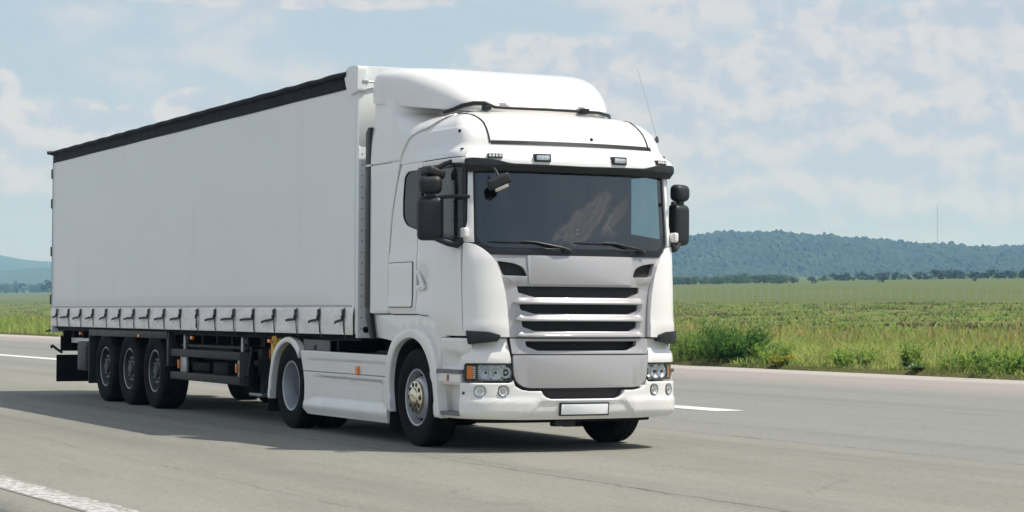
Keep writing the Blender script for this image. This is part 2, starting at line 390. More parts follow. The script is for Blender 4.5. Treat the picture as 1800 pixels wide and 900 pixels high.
def quick_mesh(name, V, F, mat, parent=None, smooth=False, col=None):
    """V (n,3) float array, F (m,k) int array"""
    me = bpy.data.meshes.new(name); V = np.asarray(V, np.float32); F = np.asarray(F, np.int32); k = F.shape[1]
    me.vertices.add(len(V)); me.vertices.foreach_set('co', V.ravel())
    me.loops.add(F.size); me.loops.foreach_set('vertex_index', F.ravel())
    me.polygons.add(len(F)); me.polygons.foreach_set('loop_start', np.arange(0, F.size, k, dtype=np.int32))
    me.polygons.foreach_set('use_smooth', np.full(len(F), smooth))
    if col is not None:
        at = me.attributes.new('tint', 'FLOAT_COLOR', 'POINT'); c4 = np.ones((len(V), 4), np.float32); c4[:, :3] = col; at.data.foreach_set('color', c4.ravel())
    me.update(calc_edges=True); me.validate()
    return link(name, me, parent, mat)

# ------------------------------------------------------------------ the land
CAMP = np.array(cam.matrix_world.translation)
def edge_y(X): return 20.0+.012*(X+20)
def land(X, Y):
    """height of the ground sheet: flat airfield, fields tilting up beyond it"""
    X = np.asarray(X, float); Y = np.asarray(Y, float); e = Y-edge_y(np.maximum(X, -400))
    t_ = np.clip((e-40)/60, 0, 1); h = .034*np.maximum(e-70+0*X, 0)*1.0
    h = np.where(e > 70, h, 0)
    h = h*np.clip((e-40)/90, 0, 1)**.5 if False else h
    soft = .034*30*np.log1p(np.exp(np.clip((e-75)/30, -30, 30)))        # smooth shoulder
    soft = np.where(e > 900, .034*825, soft)
    far = .0034*np.maximum(-X-200, 0)*np.clip((e-60)/150, 0, 1)
    far = np.minimum(far, 12)
    bank = np.where(e < .25, -.10, .012)
    return soft*(e > 0)+far+bank+np.where((e > .3), .0, 0)
def zz(X, Y): return float(land(X, Y))
def geo(a, b, n): return np.concatenate([[0], np.geomspace(a, b, n)])
ys = np.unique(np.concatenate([-geo(5, 7000, 16)[::-1]-60, [-60, -30, 0, 15, 18], [18.2, 18.8, 19.4, 19.7, 20., 20.25, 20.3, 20.5], 21+geo(.8, 6980, 70)]))
xs = np.unique(np.concatenate([-20-geo(6, 6980, 60), -20+geo(6, 6000, 24)]))
XX, YY = np.meshgrid(xs, ys)
# follow the slanting edge near the runway
sh = np.where((YY > 17) & (YY < 60), (edge_y(np.maximum(XX, -400))-20.0)*np.clip((60-YY)/38, 0, 1), 0); YY = YY+sh
ZZ = land(XX, YY)
V = np.stack([XX, YY, ZZ], -1).reshape(-1, 3); nx, ny = len(xs), len(ys)
i = np.arange(ny-1)[:, None]*nx+np.arange(nx-1)[None]; F = np.stack([i, i+1, i+nx+1, i+nx], -1).reshape(-1, 4)
t = NT('field'); co = t.coord(); s = t.N('ShaderNodeSeparateXYZ'); t.L(co, s.inputs[0])
e = t.math('SUBTRACT', s.outputs['Y'], t.math('MULTIPLY_ADD', s.outputs['X'], .012, 20.24))
wob = t.math('MULTIPLY', t.math('SUBTRACT', t.noise(t.map(co, (.012, .03, 1)), 1., 4), .5), 30.)
ew = t.math('ADD', e, wob)
n1 = t.noise(t.map(co, (.10, .22, 1)), 1., 7, .65); n2 = t.noise(t.map(co, (.6, 1.2, 1)), 1., 5, .65); n3 = t.noise(t.map(co, (.02, .045, 1)), 1., 5, .6)
verge = t.mix(t.range(n1, .35, .65), (.060, .075, .022), (.135, .115, .045))
rough = t.ramp(n1, [(.32, (.07, .125, .016)), (.43, (.11, .17, .022)), (.50, (.20, .225, .045)), (.545, (.14, .10, .055)), (.60, (.085, .055, .036)), (.68, (.12, .16, .03))])
rough = t.mix(t.range(n2, .3, .7, 0, .45), rough, (.05, .08, .012))
crop = t.mix(t.range(n3, .3, .7), (.088, .118, .030), (.128, .142, .042))
crop = t.mix(t.range(t.noise(t.map(co, (.004, .25, 1)), 1., 3), .4, .65, 0, .35), crop, (.07, .11, .032))
beyond = t.mix(t.range(n3, .35, .65), (.075, .125, .045), (.11, .15, .06))
c = t.mix(t.range(ew, 42, 58, 0, 1, True), verge, rough)
c = t.mix(t.range(t.math('MULTIPLY_ADD', wob, .3, e), 150, 186, 0, 1, True), c, crop)
c = t.mix(t.range(e, 470, 500, 0, 1, True), c, beyond)
t.bsdf(c, .95, spec=.1, normal=t.bump(n2, .6, .25))
tag(quick_mesh('ground', V, F, t.m, smooth=True), kind='structure')

# ------------------------------------------------------------------ the disused runway
t = NT('asphalt'); co = t.coord(); s = t.N('ShaderNodeSeparateXYZ'); t.L(co, s.inputs[0])
Yr = t.math('SUBTRACT', s.outputs['Y'], t.math('MULTIPLY', s.outputs['X'], .022))
grain = t.noise(co, 42, 6, .8); coarse = t.noise(co, 14, 5, .75); mid = t.noise(t.map(co, (.5, 1.4, 1)), 1.6, 7, .66); wide = t.noise(t.map(co, (.05, .35, 1)), 1.0, 5, .6)
chips = t.vor(co, 55)
streak = t.noise(t.map(co, (.06, 2.2, 1)), 1.0, 5, .65)
base = t.mix(t.range(wide, .32, .68), (.182, .184, .154), (.242, .242, .203))
base = t.mix(t.range(mid, .35, .68, 0, .35), base, (.30, .285, .25))
base = t.mix(t.range(streak, .50, .78, 0, .42), base, (.12, .122, .12))
# lanes laid at different times
base = t.mix(t.range(t.math('ADD', Yr, t.math('MULTIPLY', mid, .5)), 2.7, 3.4, 0, .55, True), base, (.205, .212, .212))
base = t.mix(t.range(t.math('ADD', Yr, t.math('MULTIPLY', mid, 1.5)), 13.5, 17.8, 0, .8, True), base, (.33, .285, .262))
base = t.mix(t.range(t.math('ADD', Yr, t.math('MULTIPLY', streak, 1.2)), 18.7, 19.8, 0, .8, True), base, (.44, .41, .37))
base = t.mix(t.range(t.math('ADD', Yr, t.math('MULTIPLY', mid, .35)), -6.62, -6.30, .9, 0, True), base, (.085, .087, .085))
base = t.mix(t.range(coarse, .45, .72, 0, .30), base, (.11, .108, .095))
base = t.mix(t.range(coarse, .5, .28, 0, .25), base, (.36, .35, .30))
base = t.mix(t.range(grain, .50, .66, 0, .75), base, t.mix(.5, base, (.05, .05, .045)))
base = t.mix(t.range(grain, .46, .34, 0, .40), base, (.40, .39, .34))
for yt_ in (-3.6, -1.55, 2.0, 4.1, 10.2):     # polished, darkened wheel paths
    d_ = t.math('ABSOLUTE', t.math('SUBTRACT', t.math('ADD', Yr, t.math('MULTIPLY', t.math('SUBTRACT', mid, .5), .5)), yt_))
    base = t.mix(t.math('MULTIPLY', t.range(d_, .12, .55, 1, 0, True), t.range(streak, .3, .7, .08, .34)), base, (.12, .12, .112))
base = t.mix(t.range(chips, .0, .35, .45, 0), base, (.42, .40, .36))
# joints and cracks along the lanes and across them
crk = None
wob = t.math('MULTIPLY', t.math('SUBTRACT', t.noise(t.map(co, (.9, .9, 1)), 1.4, 8, .7), .5), .34)
for (axis, c0, wdt, amt) in (('Y', 2.93, .022, .7), ('Y', -1.72, .022, .75), ('Y', 8.98, .04, .45), ('Y', 12.6, .05, .35), ('Y', 15.6, .06, .35), ('Y', -4.4, .016, .3), ('X', 2.02, .012, .3), ('X', -19.2, .04, .35)):
    v = Yr if axis == 'Y' else t.math('MULTIPLY_ADD', s.outputs['Y'], .078, s.outputs['X'])
    if axis == 'Y': v = t.math('SUBTRACT', s.outputs['Y'], t.math('MULTIPLY', s.outputs['X'], .006))
    d = t.math('ABSOLUTE', t.math('ADD', t.math('SUBTRACT', v, c0), wob))
    k = t.math('MULTIPLY', t.range(d, wdt*.35, wdt*1.4, 1, 0), amt)
    crk = k if crk is None else t.math('MAXIMUM', crk, k)
crk = t.math('MULTIPLY', crk, t.range(t.noise(t.map(co, (.8, .8, 1)), 1.1, 5, .6), .36, .58, .15, 1))
hair = t.range(t.vor(t.map(co, (.20, .33, 1), rot=(0, 0, .2)), 1.0, 'DISTANCE_TO_EDGE'), 0, .010, 1, 0) if False else None
vx = t.N('ShaderNodeTexVoronoi'); vx.feature = 'DISTANCE_TO_EDGE'; vx.inputs['Scale'].default_value = .24
dv = t.N('ShaderNodeVectorMath'); dv.operation = 'MULTIPLY_ADD'; nn = t.N('ShaderNodeTexNoise'); nn.inputs['Scale'].default_value = 1.1; nn.inputs['Detail'].default_value = 7; t.L(co, nn.inputs['Vector'])
t.L(nn.outputs['Color'], dv.inputs[0]); dv.inputs[1].default_value = (1.4, 1.4, 0); t.L(co, dv.inputs[2]); t.L(dv.outputs[0], vx.inputs['Vector'])
hair = t.math('MULTIPLY', t.range(vx.outputs['Distance'], .001, .006, 1, 0), t.range(t.noise(co, .35, 3), .47, .60, 0, .22))
crk = t.math('MAXIMUM', crk, hair)
base = t.mix(crk, base, (.035, .035, .033))
hgt = t.math('SUBTRACT', t.math('MULTIPLY_ADD', chips, -.5, grain), crk)
t.bsdf(base, .88, spec=.3, normal=t.bump(hgt, .35, .008))
xs = np.concatenate([np.linspace(-1500, -150, 12), np.linspace(-140, 60, 60), [150, 600]]); V = []; F = []
for x in xs:
    for y in (-62, -30, -12, -8, -4, 0, 4, 8, 12, 16): V.append((x, y, 0))
    V.append((x, float(edge_y(max(x, -400))), 0)); V.append((x, float(edge_y(max(x, -400)))+.02, -.12))
k = 12
F = [(a*k+b, (a+1)*k+b, (a+1)*k+b+1, a*k+b+1) for a in range(len(xs)-1) for b in range(k-1)]
ro = quick_mesh('runway', V, F, t.m); tag(ro, kind='structure')
# painted lines, worn
t = NT('line_paint'); co = t.coord(); g = t.noise(t.map(co, (1, 2.2, 1)), 7.5, 8, .75); g2 = t.noise(co, 70, 3, .6)
wear = t.math('ADD', t.range(g, .34, .80), t.range(g2, .48, .8, 0, .3))
uvx = t.N('ShaderNodeAttribute'); uvx.attribute_name = 'tint'; sc = t.N('ShaderNodeSeparateColor'); t.L(uvx.outputs['Color'], sc.inputs[0])
wear = t.math('MULTIPLY', wear, t.math('ADD', sc.outputs[0], 0))
ed = t.range(t.math('ADD', sc.outputs[1], t.math('MULTIPLY', t.math('SUBTRACT', g, .5), .8)), .72, 1.05, 0, 1)
wear = t.math('MINIMUM', t.math('ADD', wear, ed), 1.0)
t.bsdf(t.mix(wear, (.66, .66, .63), (.22, .215, .19)), .7)
def line(name, X0, X1, yc, slope, w, wearamt, n=60):
    V = []; C = []
    for a in range(n+1):
        x = X0+(X1-X0)*a/n
        for j, q in enumerate((-1, -.6, 0, .6, 1)):
            V.append((x, yc+slope*x+q*w/2, .004)); C.append((wearamt*(1+.5*(wearamt > .5)*max(0, q)), abs(q), 0))
    F = [(a*5+j, (a+1)*5+j, (a+1)*5+j+1, a*5+j+1) for a in range(n) for j in range(4)]
    return tag(quick_mesh(name, V, F, t.m, col=C), kind='structure')
line('white_line', -62, -7.2, 6.44, .029, .58, .12)
line('white_line', -130, -82, 6.29, .029, .56, .12)
line('white_line', 22.65, 60, 6.29, .029, .56, .12)
line('worn_white_line', -40, 40, -6.19, .045, .38, 1.5, 160)

# ------------------------------------------------------------------ hills
def pix_dir(px, py=450): 
    v = cam_d*3714.7+cam_r*(px-900)+cam_u*(450-py); return np.array(v)
def ridge_point(px, r):
    v = pix_dir(px); h = math.hypot(v[0], v[1]); return CAMP[0]+v[0]/h*r, CAMP[1]+v[1]/h*r
def ridge_h(px, py, r):
    v = pix_dir(px, py); h = math.hypot(v[0], v[1]); return CAMP[2]+v[2]/h*r
def hill(name, prof, r0, r1, r2, mat, amp=3.0, step=12):
    pxs = np.arange(prof[0][0], prof[-1][0]+1, step); px_, py_ = zip(*prof); rows = []
    H = []
    for px in pxs:
        top = ridge_h(px, float(np.interp(px, px_, py_)), r1); col = []
        for q in np.linspace(0, 1, 22):
            r = r0+(r2-r0)*q; x, y = ridge_point(px, r); b = zz(x, y)-3
            f_ = ss(0, 1, (r-r0)/(r1-r0))**.9 if r <= r1 else ss(0, 1, (r2-r)/(r2-r1))
            z = b+(top-b)*f_ + amp*f_*(1-.6*f_)*mnoise.noise((x*.006, y*.006, 0))
            col.append((x, y, z))
        H.append(col)
    V = np.array(H).reshape(-1, 3); n = 22
    F = np.array([(a*n+b, (a+1)*n+b, (a+1)*n+b+1, a*n+b+1) for a in range(len(pxs)-1) for b in range(n-1)])
    tag(quick_mesh(name, V, F, mat, smooth=True), kind='structure'); return pxs, np.array(H)
t = NT('wooded_slope'); co = t.coord(); n = t.noise(co, .045, 6, .7)
t.bsdf(t.mix(t.range(n, .35, .65), (.028, .048, .018), (.07, .095, .035)), .95, spec=.05)
HP = [(200, 548), (500, 524), (800, 476), (1000, 449), (1100, 441), (1180, 435), (1250, 427), (1340, 419), (1400, 421), (1450, 425), (1500, 431), (1560, 438), (1600, 444), (1700, 445), (1800, 444), (2000, 445), (2300, 452), (2600, 466)]
hpx, HG = hill('hills', HP, 2150, 2900, 3700, t.m, 14)
t2 = NT('far_hills_cover'); t2.bsdf(t2.mix(t2.noise(t2.coord(), .004, 6), (.04, .065, .03), (.075, .10, .045)), .95, spec=.05)
hill('hills', [(-900, 478), (-500, 452), (-200, 437), (0, 448), (40, 457), (70, 461), (92, 462), (200, 465), (400, 475), (600, 500), (900, 548)], 4600, 6100, 6700, t2.m, 10)
hill('hills', [(-600, 500), (-200, 485), (0, 476), (90, 470), (300, 476), (600, 502), (800, 545)], 3600, 4600, 5400, t2.m, 8)
# the wood that covers the hill: one canopy
def ico(sub):
    bm = bmesh.new(); bmesh.ops.create_icosphere(bm, subdivisions=sub, radius=1); v = np.array([w.co for w in bm.verts]); f = np.array([[w.index for w in q.verts] for q in bm.faces]); bm.free(); return v, f
iv, if_ = ico(2); NB = 8200; VV = []; FF = []; CC_ = []
sel = [k for k, a in enumerate(hpx) if 980 <= a <= 2250]
for b in range(NB):
    k = random.choice(sel[:-1]); q = random.random()**.8*10.6; j = int(q); fr = q-j; fx = random.random()
    p = (HG[k, j]*(1-fr)+HG[k, j+1]*fr)*(1-fx)+(HG[k+1, j]*(1-fr)+HG[k+1, j+1]*fr)*fx
    rr = random.uniform(3.4, 6.0)*(1.25 if random.random() < .06 else 1); tall = random.uniform(.85, 1.25)*(1.5 if random.random() < .05 else 1)
    o = np.array((random.uniform(0, 99), random.uniform(0, 99), 0))
    d = 1+.24*np.sin(iv@np.array((3.1, 1.7, 2.3))+o[0])*np.cos(iv@np.array((-2.2, 3.6, 1.1))+o[1])
    VV.append(iv*d[:, None]*np.array((rr, rr, rr*tall))+p+np.array((0, 0, rr*.55))); FF.append(if_+len(iv)*b)
    g = random.random(); base = np.array((.020, .038, .015))*(1-g)+np.array((.038, .058, .022))*g; CC_.append(np.repeat(base[None], len(iv), 0))
def leaf_mat(name, rough=.75, trans=.0, attr=True, lo=.75, hi=1.2, scale=3., up=0.):
    t = NT(name); a = t.N('ShaderNodeAttribute'); a.attribute_name = 'tint'
    n = t.noise(t.coord(), scale, 3); k = t.range(n, .3, .7, lo, hi); cm = t.N('ShaderNodeCombineColor')
    for i in range(3): t.L(k, cm.inputs[i])
    c = t.mix(1.0, a.outputs['Color'], cm.outputs[0], 'MULTIPLY')
    nrm = None
    if up:      # soft foliage normals: blades shade like the sward they stand in
        g = t.N('ShaderNodeNewGeometry'); vm = t.N('ShaderNodeVectorMath'); vm.operation = 'ADD'; t.L(g.outputs['Normal'], vm.inputs[0]); vm.inputs[1].default_value = (0, 0, up)
        vn = t.N('ShaderNodeVectorMath'); vn.operation = 'NORMALIZE'; t.L(vm.outputs[0], vn.inputs[0]); nrm = vn.outputs[0]
    b = t.bsdf(c, rough, spec=.25, normal=nrm)
    if trans:
        tl = t.N('ShaderNodeBsdfTranslucent'); t.L(c, tl.inputs['Color']); m_ = t.N('ShaderNodeMixShader'); m_.inputs[0].default_value = trans
        t.L(b.outputs[0], m_.inputs[1]); t.L(tl.outputs[0], m_.inputs[2]); t.L(m_.outputs[0], t.out.inputs['Surface'])
    MATS[name] = t.m; return t.m
leaf_mat('canopy', .9, scale=.012, lo=.7, hi=1.3, up=.9)
tag(quick_mesh('forest', np.concatenate(VV), np.concatenate(FF), M['canopy'], smooth=False, col=np.concatenate(CC_)), 'dense green wood covering the long hill on the horizon', 'forest', kind='stuff')

# ------------------------------------------------------------------ haze
t = NT('haze_air'); pv = t.N('ShaderNodeVolumePrincipled'); pv.inputs['Color'].default_value = (.25, .52, .96, 1); pv.inputs['Absorption Color'].default_value = (1, 1, 1, 1); pv.inputs['Density'].default_value = .00020; pv.inputs['Anisotropy'].default_value = .1
t.L(pv.outputs[0], t.out.inputs['Volume'])
bm = bmesh.new(); b_box(bm, -7900, 6900, -7900, 7900, -1.3, 330); hz = finish(bm, 'haze', t.m); tag(hz, kind='stuff')

# ------------------------------------------------------------------ trees along the far side of the field
leaf_mat('tree_leaves', .7, .2, scale=1.5, lo=.6, hi=1.3)
def crown_mesh(name, kind, seed, n):
    rg = np.random.default_rng(seed); V = []; F = []; C = []
    lobes = [(rg.uniform(-.45, .45), rg.uniform(-.45, .45), rg.uniform(.45, .85), rg.uniform(.22, .42)) for _ in range(9)]
    lobes += [(rg.uniform(-.55, .55), rg.uniform(-.55, .55), rg.uniform(.16, .4), rg.uniform(.18, .3)) for _ in range(6)]
    for a in range(n):
        lx, ly, lz, lr = lobes[rg.integers(len(lobes))]
        d = rg.normal(size=3); d /= np.linalg.norm(d); c = np.array((lx, ly, lz))+d*lr*(rg.random()**.35)
        if c[2] < .05: c[2] = .05+.1*rg.random()
        s = rg.uniform(.035, .075); q = rg.normal(size=3); q /= np.linalg.norm(q); w = np.cross(q, d); w /= np.linalg.norm(w)+1e-9
        b = len(V); V += [c-q*s-w*s*.6, c+q*s-w*s*.5, c+q*s*.8+w*s*.6, c-q*s*.7+w*s*.7]; F.append((b, b+1, b+2, b+3))
        g = rg.random(); lo, hi = {'green': ((.065, .12, .026), (.15, .21, .055)), 'dark': ((.020, .040, .014), (.05, .075, .026)), 'purple': ((.038, .030, .026), (.075, .060, .042))}[kind]
        col = np.array(lo)*(1-g)+np.array(hi)*g; C += [col]*4
    ob = quick_mesh(name, V, F, M['tree_leaves'], col=C); me = ob.data; bpy.data.objects.remove(ob); return me
def trunk_mesh(seed):
    rg = random.Random(seed); bm = bmesh.new()
    b_tube(bm, [(0, 0, -.05), (.01, .01, .2), (rg.uniform(-.04, .04), .02, .45), (rg.uniform(-.06, .06), 0, .7)], [.035, .028, .02, .008], 7)
    for k in range(5):
        a = rg.uniform(0, 6.28); z = rg.uniform(.22, .5); b_tube(bm, [(0, 0, z), (.18*math.cos(a), .18*math.sin(a), z+.13), (.36*math.cos(a), .36*math.sin(a), z+.28)], [.014, .009, .004], 5)
    me = bpy.data.meshes.new('trunk'); sharpen(bm); bm.to_mesh(me); bm.free(); me.materials.append(M['wood']); return me
CR = {k: [crown_mesh('crown', k, 40+i*7+len(k), 420) for i in range(4)] for k in ('green', 'dark')}; CR['purple'] = [crown_mesh('crown', 'purple', 5, 420)]
TR = [trunk_mesh(i) for i in range(4)]
def tree(X, Y, h, w, kind, label, group, name='field_tree'):
    o = thing(name, (X, Y, zz(X, Y)-.05), label, 'tree', group, random.uniform(0, 6.28)); o.scale = (w/1.6, w/1.6, h)
    link('trunk', random.choice(TR), o); link('crown', random.choice(CR[kind]), o); return o
def at_row(px, Yrow):
    v = pix_dir(px); k = (Yrow-CAMP[1])/v[1]; return CAMP[0]+v[0]*k
G1 = 'small trees in the hedge line below the wooded hill'
for k in range(74):
    px = 1120+k*10.4+random.uniform(-5, 5); Yr = 545+random.uniform(-14, 14)
    if 1395 < px < 1408 or 1550 < px < 1556: continue
    X = at_row(px, Yr); dist = math.hypot(X-CAMP[0], Yr-CAMP[1]); big = random.choice((1, .8, 1.15, 1.45, .65))
    hpx_ = (11 if px < 1400 else 9.5 if px < 1640 else 12)*big; h = hpx_*dist/3715; tree(X, Yr, h, h*random.uniform(1.5, 2.4), 'dark' if px > 1330 or random.random() < .3 else 'green', 'small dark green tree in the hedge line along the foot of the wooded hill', G1)
for k in range(30):
    px = 1150+k*8.5+random.uniform(-4, 4); Yr = 470+random.uniform(-8, 8); X = at_row(px, Yr); dist = math.hypot(X-CAMP[0], Yr-CAMP[1]); h = random.uniform(10, 16)*dist/3715
    tree(X, Yr, h, h*random.uniform(1.6, 2.6), 'green', 'bright green bushy tree in the nearer hedge row right of the truck', 'bright green trees in the nearer hedge row')
for px, py_h, lab in ((1432, 8, 'lone dark bush in the open field, leftmost of the three scattered bushes'), (1549, 10, 'lone dark bush in the open field, middle of the three scattered bushes'), (1713, 6, 'tiny lone bush in the open field, rightmost of the three scattered bushes')):
    Yr = 455; X = at_row(px, Yr); dist = math.hypot(X-CAMP[0], Yr-CAMP[1]); h = py_h*dist/3715; tree(X, Yr, h, h*1.5, 'dark', lab, None, 'bush')
G2 = 'green trees beyond the fence left of the trailer'
for k in range(24):
    px = -70+k*7.6+random.uniform(-2, 2); Yr = 505+random.uniform(-14, 14); X = at_row(px, Yr); dist = math.hypot(X-CAMP[0], Yr-CAMP[1]); h = random.uniform(11, 17)*dist/3715
    if 22 < px < 48: continue
    tree(X, Yr, h, h*random.uniform(1.3, 2.0), 'green', 'leafy green tree in the far row left of the trailer', G2)
for px, hp, kind, lab in ((37, 20, 'purple', 'round purplish brown tree in the far row left of the trailer'), (86, 23, 'dark', 'tall dark green tree nearest the rear edge of the trailer')):
    Yr = 485; X = at_row(px, Yr); dist = math.hypot(X-CAMP[0], Yr-CAMP[1]); h = hp*dist/3715; tree(X, Yr, h, h*1.35, kind, lab, None)

# ------------------------------------------------------------------ field fence
def fence(X0, X1, n, label):
    fo = thing('field_fence', (X0, 212, zz(X0, 212)), label, 'fence'); b0 = fo.location
    me = None; pts = []
    for k in range(n):
        X = X0+(X1-X0)*k/(n-1); z = zz(X, 212); pts.append((X, z))
        if me is None:
            bm = bmesh.new(); b_tube(bm, [(0, 0, -.2), (0, 0, 1.55)], .045, 6); b_tube(bm, [(0, 0, 1.55), (0, -.14, 1.75)], .045, 6); o = finish(bm, 'post', 'fence_post', fo); me = o.data
        else: o = link('post', me, fo)
        o.location = (X-b0.x, random.uniform(-.1, .1), z-b0.z)
    bm = bmesh.new()
    for hh in (.25, .6, .95, 1.3, 1.5): b_tube(bm, [(X-b0.x, 0, z-b0.z+hh) for X, z in pts], .006, 3, False)
    finish(bm, 'wire', 'galvanised', fo)
fence(-390, -210, 62, 'pale concrete post fence crossing the field right of the truck')
fence(-1120, -880, 60, 'pale concrete post fence crossing the field left of the trailer')

# ------------------------------------------------------------------ lattice mast on the hill
px = 1648; x, y = ridge_point(px, 2930); zb = ridge_h(px, 441, 2930)-4; mo = thing('radio_mast', (x, y, zb), 'thin faint lattice radio mast rising from the wooded hill', 'mast')
bm = bmesh.new(); Hm = 66
for a in range(3): b_tube(bm, [(.7*math.cos(a*2.094), .7*math.sin(a*2.094), 0), (.7*math.cos(a*2.094), .7*math.sin(a*2.094), Hm)], .07, 5)
for k in range(44):
    for a in range(3): b_tube(bm, [(.7*math.cos(a*2.094), .7*math.sin(a*2.094), k*1.5), (.7*math.cos((a+1)*2.094), .7*math.sin((a+1)*2.094), k*1.5+1.5)], .045, 4)
finish(bm, 'lattice_tower', 'mast_paint', mo); tube('top_antenna', 'mast_paint', mo, [(0, 0, Hm), (0, 0, Hm+6)], .08, 5)
for a in range(3): tube('guy_wire', 'galvanised', mo, [(0, 0, Hm*.9), (28*math.cos(a*2.094+.4), 28*math.sin(a*2.094+.4), -2)], .025, 4)

# ------------------------------------------------------------------ the tractor unit (nose at X=0, its right side at -Y)
T = thing('truck', (0, 0, 0), 'white long haul truck tractor with roof spoiler and silver grille, coupled to the curtain trailer', 'truck')
def frame(u, z, off=0):
    p = skin(u, z, off); q = skin(u, z, off+.1)-p; return p, math.atan2(q.y, q.x)
def put(o, u, z, off=0):
    p, yaw = frame(u, z, off); o.location = p; o.rotation_euler = (0, 0, yaw); return o
ROOF = [(2.934, -.15, 1.233), (3.0, -.16, 1.230), (3.06, -.172, 1.226), (3.12, -.195, 1.220), (3.18, -.235, 1.212), (3.235, -.285, 1.204), (3.25, -.30, 1.190), (3.30, -.37, 1.165), (3.35, -.46, 1.12), (3.39, -.56, 1.06), (3.425, -.70, .97), (3.45, -.86, .84), (3.468, -1.08, .66), (3.478, -1.36, .40), (3.48, -1.75, .08)]
# --- lining: dark inside of the cab with openings for the glass
WS = roundpoly([(-1.115, 2.81), (-1.12, 2.12), (-1.06, 2.03), (-.96, 1.995), (0, 1.985), (.96, 1.995), (1.06, 2.03), (1.12, 2.12), (1.115, 2.81)], .02, 2)
SW = [(-1.235, 2.105), (-1.225, 2.845), (-2.26, 2.845), (-2.27, 2.225)]
QW = roundpoly([(-2.325, 2.232), (-2.33, 2.85), (-2.56, 2.85), (-2.66, 2.80), (-2.70, 2.56), (-2.70, 2.37), (-2.59, 2.285)], [0, 0, .03, .05, .05, .08, .05])
panel('cab_lining', 'cab_lining_dark', T, rect(-3.05, 3.05, 1.16, 3.02), -.055, .012, [WS, SW, mir(SW), QW, mir(QW)], bev=0, back=True)
boxes('cab_interior_shell', 'cab_lining_dark', T, [(-2.12, -2.09, -1.17, 1.17, 1.16, 3.02), (-2.09, -.42, -1.165, 1.165, 3.0, 3.02), (-2.09, -.40, -1.165, 1.165, 1.28, 1.31), (-2.085, -1.72, -1.15, 1.15, 1.31, 2.0)], 0)
boxes('bunk_curtain', 'cab_trim', T, [(-2.07, -2.05, -1.12, 1.12, 2.05, 2.98)], 0)
